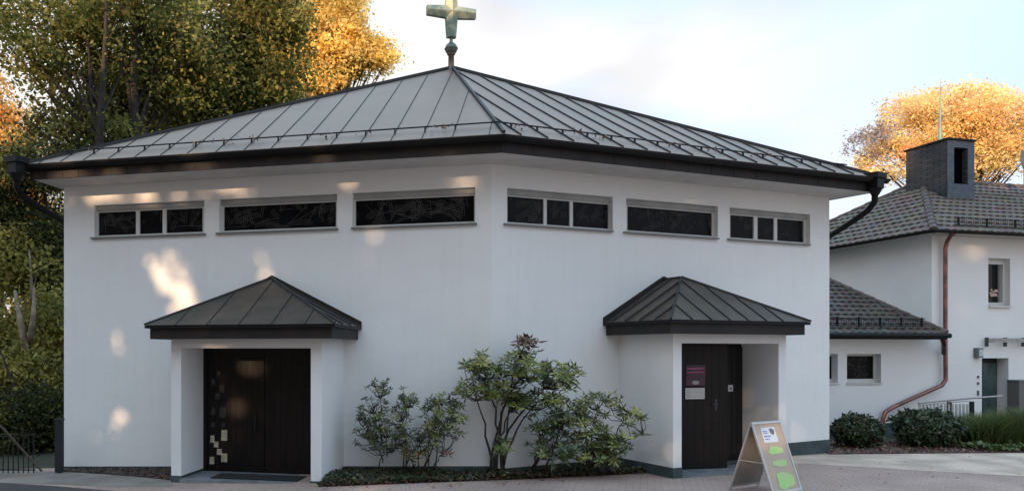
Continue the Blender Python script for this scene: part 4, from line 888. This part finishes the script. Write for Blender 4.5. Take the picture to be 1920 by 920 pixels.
shrub('shrub', 'thin shrub with a pointed top between the small dark one and the tallest', gb(772, 886), [B(765, 745, 24, 20, 12.0, .2, 26), B(755, 790, 34, 35, 12.0, .3, 40), B(800, 820, 34, 30, 12.0, .3, 30), B(775, 850, 34, 18, 12.0, .3, 12, [(.2, .15, .05, 1), (.1, .1, .04, 1)])], 67, rd_+[(.16, .15, .06, 1)], .08, 8, 6, .012, .42, gp)
shrub('shrub', 'spreading rhododendron reaching left of the tallest one at mid height', gb(806, 888), [B(830, 760, 40, 24, 12.0, .3, 32), B(850, 790, 40, 30, 12.0, .3, 22), B(815, 800, 28, 30, 12.0, .3, 20), B(830, 850, 14, 10, 11.8, .1, 3, rred)], 71, rd_+[(.2, .22, .06, 1.5)], .12, 9, 5, .013, .3, gp)
shrub('rhododendron', 'tallest rhododendron with bare crossing stems and reddish leaves at its top', gb(938, 893), [B(985, 640, 24, 12, 11.9, .2, 13, rred), B(905, 685, 42, 22, 11.9, .3, 34), B(985, 685, 48, 26, 11.9, .4, 52), B(1050, 705, 38, 26, 11.9, .3, 44), B(960, 730, 55, 26, 11.9, .4, 44), B(890, 730, 34, 22, 11.9, .3, 18), B(1010, 750, 42, 22, 11.9, .3, 26), B(965, 755, 22, 14, 11.8, .2, 10), B(945, 835, 16, 14, 11.7, .2, 7)], 73, rg, .145, 10, 10, .026, .28, gp, spread=.18)
shrub('rhododendron', 'dense low rhododendron right of the tallest one', gb(1010, 890), [B(1020, 790, 32, 34, 11.9, .3, 34), B(1040, 840, 50, 30, 11.8, .3, 40), B(1065, 775, 34, 24, 12.0, .3, 30)], 79, rd_+[(.16, .18, .05, 1)], .12, 9, 5, .018, .3, gp, dense=0)
shrub('rhododendron', 'low rhododendron with upright leaf whorls nearest the right porch', gb(1110, 884), [B(1095, 800, 50, 45, 12.1, .35, 62), B(1125, 750, 40, 16, 12.2, .3, 20), B(1185, 775, 26, 20, 12.0, .2, 16), B(1150, 830, 40, 26, 12.0, .3, 44), B(1205, 812, 10, 8, 11.9, .1, 3), B(1110, 850, 50, 18, 12.0, .3, 36)], 83, rd_+rg[:3], .13, 9, 7, .018, .3, gp)
# garden bed and ground cover between the porches
bedp = [G(596, 913), G(700, 909), G(850, 903), G(1000, 898), G(1120, 892), G(1225, 886), G(1272, 881)]
bed_poly = [(p.x, p.y) for p in bedp]+[tuple(WRp.pt(WRp.hit(1262, out=1.3)-.0, 0, .6).xy), tuple(WRp.pt(WRp.hit(1160), 0, 0.05).xy), tuple((C+Vector((0, .0))).xy), tuple(WLp.pt(WLp.hit(644), 0, .05).xy), tuple(WLp.pt(WLp.hit(604, out=1.3), 0, 1.2).xy)]
sheet('garden_bed', bed_poly, .016, soil_m)
def inside(poly, x, y):
    c = False; n = len(poly)
    for i in range(n):
        x0, y0 = poly[i]; x1, y1 = poly[i-1]
        if (y0 > y) != (y1 > y) and x < (x1-x0)*(y-y0)/(y1-y0)+x0: c = not c
    return c
def cover(name, label, poly, n, hmax, leaf, pal, seed, edge=None, flatn=1.0, cat='plants', keep=None):
    rs = np.random.RandomState(seed); xs = [p[0] for p in poly]; ys = [p[1] for p in poly]; P_ = []
    while len(P_) < n:
        x, y = rs.uniform(min(xs), max(xs)), rs.uniform(min(ys), max(ys))
        if inside(poly, x, y) and (keep is None or keep(x, y, rs)):
            hh = hmax*(.35+.65*abs(math.sin(x*2.3+seed)*math.cos(y*1.9+x)))*rs.uniform(.1, 1)
            P_.append((x, y, gz(x)+.02+hh))
    P_ = np.array(P_); N_ = rs.normal(size=(n, 3))*.6+np.array([0, -.25, flatn])
    o = leaf_mesh(name, P_, N_, leaf*rs.uniform(.45, 1.6, n), .65, pick(rs, n, pal), shrub_leaf_m, rs=rs, kind='stuff'); tag(o, label, cat); return o
cover('ground_cover', 'low leafy ground cover in the bed between the porches', bed_poly, 11000, .10, .05, [(.02, .03, .013, 4), (.045, .05, .02, 3), (.13, .13, .04, .8), (.07, .035, .02, 1.5)], 3)
strip = [(p.x, p.y) for p in bedp]+[(p.x, p.y+.45) for p in reversed(bedp)]
cover('fallen_leaves', 'brown fallen leaves along the front edge of the bed', strip, 3200, .03, .05, [(.16, .07, .04, 3), (.25, .13, .06, 2), (.08, .045, .03, 2)], 5, flatn=2)
stp = [(p.x, p.y-.5) for p in bedp]+[(p.x, p.y) for p in reversed(bedp)]
cover('fallen_leaves', 'few scattered fallen leaves on the setts before the bed', stp, 70, .012, .05, [(.16, .07, .04, 3), (.25, .13, .06, 2)], 6, flatn=3)
wide = [(-8, 9.5), (16, 9.5), (16, 14.3), (10, 14.5), (4, 10.5), (-8, 11.8)]
cover('fallen_leaves', 'sparse autumn leaves and specks lying on the paving', wide, 260, .006, .045, [(.16, .07, .04, 3), (.28, .15, .06, 2), (.06, .045, .04, 3)], 9, flatn=4)
litter = [tuple(WLp.pt(tL+.05, 0, .0).xy), tuple(WLp.pt(WLp.hit(321, out=1.3), 0, .0).xy), tuple(G(319, 900).xy), tuple(G(250, 893).xy), tuple(G(180, 888).xy), tuple(G(112, 884).xy)]
sheet('soil_strip', [Vector((*p, 0)) for p in litter], .016, soil_m)
cover('leaf_litter', 'brown leaf litter at the foot of the left chapel wall', litter, 1500, .03, .05, [(.06, .03, .02, 3), (.03, .02, .015, 3), (.10, .05, .03, .5)], 8, flatn=2)
# right bed
rb = [(G(1552, 852).x, G(1552, 852).y), (G(1700, 850).x, G(1700, 850).y), (G(1920, 849).x, G(1920, 849).y), (20, 15.2), (20, 17.2), (13.6, 17.0), (WR.x+.3, 16.6), (WR.x+.05, WR.y+.1)]
sheet('mulch_bed', [Vector((*p, 0)) for p in rb], .016, mulch_m)
cover('mulch', 'red brown bark mulch and leaves in the bed by the house', rb, 5200, .04, .06, [(.16, .07, .045, 4), (.09, .045, .03, 3), (.30, .18, .10, 1), (.05, .03, .025, 2)], 13, flatn=1.5, cat='mulch')
cover('low_plants', 'low green plants at the front of the bed by the house', [(P(1740, 0, 15.6).x, 15.1), (P(1960, 0, 15.6).x, 15.1), (P(1960, 0, 15.6).x, 15.75), (P(1740, 0, 15.6).x, 15.75)], 1100, .2, .08, [(.07, .11, .03, 3), (.14, .17, .05, 2), (.3, .25, .08, .6)], 15, keep=lambda x, y, rs: math.sin(x*3.1)+.3 > rs.uniform(0, 1)-.2)
def round_bush(label, x, y, rx, ry, d, seed, n, pal):
    rs = np.random.RandomState(seed); c = np.array(P(x, y, d)); k = d/F_PX; r = np.array([rx*k, rx*k*.9, ry*k]); base = (c[0], c[1], 0)
    root = empty('round_bush', base, label, 'bush', 'clipped bushes in the mulch bed')
    q = rs.normal(size=(n, 3)); q /= np.linalg.norm(q, axis=1, keepdims=True)
    bumpy = 1+.13*np.sin(q[:, 0]*7+seed)*np.cos(q[:, 2]*6+q[:, 1]*5)+.07*rs.normal(size=n)
    rad = rs.uniform(.55, 1, n)**.5*bumpy; p = c+q*rad[:, None]*r; p[:, 2] = np.maximum(p[:, 2], .05)
    tips = q*.8+rs.normal(size=(n, 3))*.6+np.array([0, 0, .5])
    per = 6; P_ = np.repeat(p, per, 0)+rs.normal(size=(n*per, 3))*.012; T_ = np.repeat(tips, per, 0)+rs.normal(size=(n*per, 3))*.8; T_ /= np.linalg.norm(T_, axis=1, keepdims=True)
    N_ = np.repeat(tips, per, 0)+rs.normal(size=(n*per, 3))*.5
    leaf_mesh('leaves', P_, N_, .085*rs.uniform(.6, 1.2, n*per), .4, np.repeat(pick(rs, n, pal), per, 0)*rs.uniform(.8, 1.2, (n*per, 1)), shrub_leaf_m, root, updir=T_, rs=rs)
    tr = MB(); rnd = random.Random(seed)
    for i in range(16):
        t = Vector(c)+Vector((rnd.uniform(-.6, .6)*r[0], rnd.uniform(-.6, .6)*r[1], rnd.uniform(-.2, .6)*r[2])); b = Vector(base)+Vector((rnd.uniform(-.1, .1), rnd.uniform(-.1, .1), 0)); tr.tube([b, b+(t-b)*.5+Vector((0, 0, .05)), t], [.015, .011, .005], 5)
    tr.build('stems', MATS['shrub_stem'], root, fix=False)
round_bush('round dark green bush right beside the chapel corner', 1606, 806, 41, 29, 15.9, 91, 1250, [(.03, .05, .02, 4), (.06, .085, .03, 3), (.13, .13, .06, 1)])
round_bush('larger round dark green bush in front of the picket railing', 1736, 801, 53, 34, 16.0, 93, 1900, [(.03, .05, .022, 4), (.055, .08, .035, 3), (.10, .12, .06, 1)])
# ornamental grass clumps
def grass_clump(label, x0, x1, d, ytop, seed, n=1500):
    rs = np.random.RandomState(seed); P_, T_, N_, S_ = [], [], [], []
    X0, X1 = P(x0, 0, d).x, P(x1, 0, d).x; top = P(0, ytop, d).z
    px = rs.uniform(X0+.1, X1-.1, n); py = d+rs.uniform(-.35, .35, n); f = 1-((px-(X0+X1)/2)/((X1-X0)/2))**2*.35
    hh = top*f*rs.uniform(.6, 1.1, n); px2 = px+rs.normal(size=n)*.15
    vs_ = []; fs_ = []; mbg = MB(); cols = pick(rs, n, [(.10, .15, .035, 3), (.17, .20, .06, 2), (.06, .09, .03, 3), (.25, .24, .10, .5)])
    for i in range(n):
        a = Vector((px[i], py[i], 0.01)); dx, dy = rs.normal()*.22, rs.normal()*.22-.05; w_ = Vector((.007, .003, 0)) 
        m_ = a+Vector((dx*.45, dy*.45, hh[i]*.7)); e = a+Vector((dx*1.2, dy*1.2, hh[i]))
        mbg.add([a-w_, a+w_, m_+w_, m_-w_, e], [(0, 1, 2, 3), (3, 2, 4)], tuple(cols[i]))
    o = mbg.build('ornamental_grass', mat('grass_blades', (1, 1, 1), .6, tint=True, transl=.3), fix=False); tag(o, label, 'grass', 'ornamental grasses in the mulch bed'); return o
grass_clump('wispy green ornamental grass clump beside the larger round bush', 1800, 1872, 16.0, 774, 3, 2600)
grass_clump('wispy green ornamental grass clump at the right edge of the photo', 1860, 1975, 16.1, 764, 4, 3400)
# ------------------------------------------------------------------ iron fence at the left
fence = empty('iron_fence', gb(40, 884), 'black iron bar fence with sloping handrail at the left edge', 'fence')
FD = 13.0
for i in range(15): mb = MB(); x = -70+i*9.5; mb.bar(P(x, 812, FD+.4), P(x, 886, FD+.4), .016, .016, (0, 1, 0)); mb.build('bar', black_m, fence)
mb = MB(); mb.bar(P(-80, 815, FD+.4), P(66, 815, FD+.4), .03, .02); mb.bar(P(-80, 880, FD+.4), P(66, 880, FD+.4), .03, .02); mb.build('rails', black_m, fence)
mb = MB(); mb.tube([P(-40, 762, 11.6), P(0, 797, 12.2), P(78, 882, 13.0)], .018, 8); mb.build('handrail', mat('worn_rail', (.16, .13, .10), .5, metal=.5), fence)
mb = MB(); mb.bar(P(111, 787, 13.6), P(111, 884, 13.6), .12, .1, (0, 1, 0)); mb.bar(P(103, 786, 13.6), P(119, 786, 13.6), .12, .03); tag(mb.build('gate_post', mat('black_timber', (.02, .02, .021), .8, var=.3)), 'dark wooden post standing against the left chapel corner', 'post')
# ------------------------------------------------------------------ trees behind the photographer: they throw the shade on the chapel
HOLES = []                                          # (point on a surface, radius across, radius up, chance that a leaf in the gap is missing)
def hole(p, rx, rz, k=1.0): HOLES.append((np.array(p), rx, rz, k))
def wl(x, y, rx, rz, k=1., o=0): t, z = WLp.hit(x, y, o); hole(WLp.pt(t, z, o), rx, rz, k)
def wr(x, y, rx, rz, k=1., o=0): t, z = WRp.hit(x, y, o); hole(WRp.pt(t, z, o), rx, rz, k)
def hf(x, y, rx, rz, k=1., o=0): t, z = HF.hit(x, y, o); hole(HF.pt(t, z, o), rx, rz, k)
for a in ((322, 525, .46, .46, .84), (340, 580, .4, .24, .7), (222, 637, .2, .3, .97), (180, 610, .16, .2, .8), (212, 792, .2, .22, .85), (238, 850, .16, .1, .5), (150, 368, .3, .22, .98), (345, 362, .3, .16, .8),
          (405, 350, .4, .2, .98), (650, 342, .22, .17, .9), (690, 478, .2, .2, .4), (508, 505, .28, .25, .4), (868, 338, .24, .17, .93), (140, 480, .14, .3, .4), (215, 360, .25, .1, .5)): wl(*a)
for a in ((180, 365, .34, .2, .9), (260, 368, .3, .16, .85), (300, 362, .25, .16, .8), (455, 350, .3, .17, .9), (290, 500, .2, .2, .7), (352, 540, .3, .3, .6), (300, 500, .3, .2, .7), (205, 655, .14, .12, .6), (160, 590, .14, .2, .5), (225, 770, .14, .12, .6), (560, 345, .25, .08, .4), (750, 338, .25, .08, .4), (690, 440, .25, .2, .35), (140, 560, .12, .3, .4)): wl(*a)
for a in ((1090, 350, .3, .08, .4), (1200, 360, .25, .07, .5), (1400, 375, .25, .07, .5), (1530, 460, .12, .3, .3)): wr(*a)
hf(1790, 480, .1, .3, .5); hf(1850, 470, .2, .12, .5); 
wl(470, 690, .26, .16, .7, .48); wl(440, 780, .16, .4, .65, .48); wl(412, 835, .14, .28, .7, .48); wl(352, 820, .1, .25, .5, .7)
wl(140, 322, .3, .12, .9, .75); wl(400, 262, .3, .1, .6, 1.0); wr(1292, 364, .26, .16, .9); wr(1508, 378, .2, .18, .93); wr(1540, 545, .12, .14, .5); wr(1275, 400, .2, .08, .5)
hf(1820, 470, .24, .2, .9); hf(1758, 455, .1, .3, .9); hf(1758, 500, .1, .2, .6); hf(1808, 578, .22, .2, .6); 
HOLES[:] = [(p_, a_, b_, 1-(1-k_)*.28) for p_, a_, b_, k_ in HOLES]
hole(Vector((1.7, 15.8, 9.6)), 1.1, 1.0, .97)
hole(HB.pt(2.2, tz(500, 19.6)), .9, .35, .6)
Sv = np.array(SUN); side = np.cross(Sv, [0, 0, 1]); side /= np.linalg.norm(side); upv = np.cross(side, Sv)
def punch(P_, rs):
    keep = np.ones(len(P_), bool)
    for p, rx, rz, k in HOLES:
        d = P_-p; a = d@side; b = d@upv; rr = np.sqrt((a/(rx*1.25))**2+(b/(rz*1.25))**2)
        ns = np.sin(a*11+b*6+p[0]*5)*np.cos(b*12-a*4+p[2]*7)+.6*np.sin(a*23-b*17+p[0]*11)
        m = (rr < 1.15) & (ns > (rr-.62)*2.6-.35)
        keep &= ~(m & (rs.uniform(size=len(P_)) < k))
    return keep
Q = Vector((3.0, 14.0, 0))
LAB = ['large dense tree well behind the photographer, leftmost of the shading row', 'large dense tree behind the photographer, second of the shading row', 'large dense tree behind the photographer, third of the shading row', 'large dense tree behind the photographer, rightmost of the shading row', 'large dense tree behind the photographer, far end of the row']
hs = Vector((SUN.x, SUN.y, 0)).normalized(); sdv = Vector((-hs.y, hs.x, 0))
for i, off in enumerate((-14, -7, 0, 7, 14)):
    c = Q+hs*34+sdv*off; zc = 4.5+34*math.tan(sun_el)
    tree('shade_tree', LAB[i], 'tree', (c.x, c.y, 0), [((c.x, c.y, zc+.8), (4.6, 3.2, 5.2), 270), ((c.x, c.y, 6.0), (4.6, 3, 5.0), 120)], 101+i, .42, palA, 1.1, 110, .35, holes=punch, dens=1.3, ntwig=14, group='shade trees behind the photographer')

def eave_litter(label, q0, q1, ts, seed):
    rs = np.random.RandomState(seed); P_ = []
    for t in ts:
        c = np.array(q0+(q1-q0)*t); n = rs.randint(7, 18); P_.append(c+rs.normal(size=(n, 3))*np.array([.10, .06, .03])+np.array([0, -.05, -.03]))
    P_ = np.concatenate(P_); n = len(P_)
    o = leaf_mesh('fallen_leaves', P_, rs.normal(size=(n, 3)), .06*rs.uniform(.6, 1.3, n), .6, pick(rs, n, [(.22, .09, .05, 3), (.12, .06, .04, 3), (.3, .16, .08, 1)]), shrub_leaf_m, rs=rs, kind='stuff'); tag(o, label, 'leaves')
eave_litter('brown leaves caught in the snow guard above the left chapel wall', r3[1], r3[0], [.11, .29, .36, .52, .585, .66, .92], 3)
eave_litter('brown leaves caught in the snow guard above the right chapel wall', r3[1], r3[2], [.05, .18, .25, .44, .56, .70], 4)
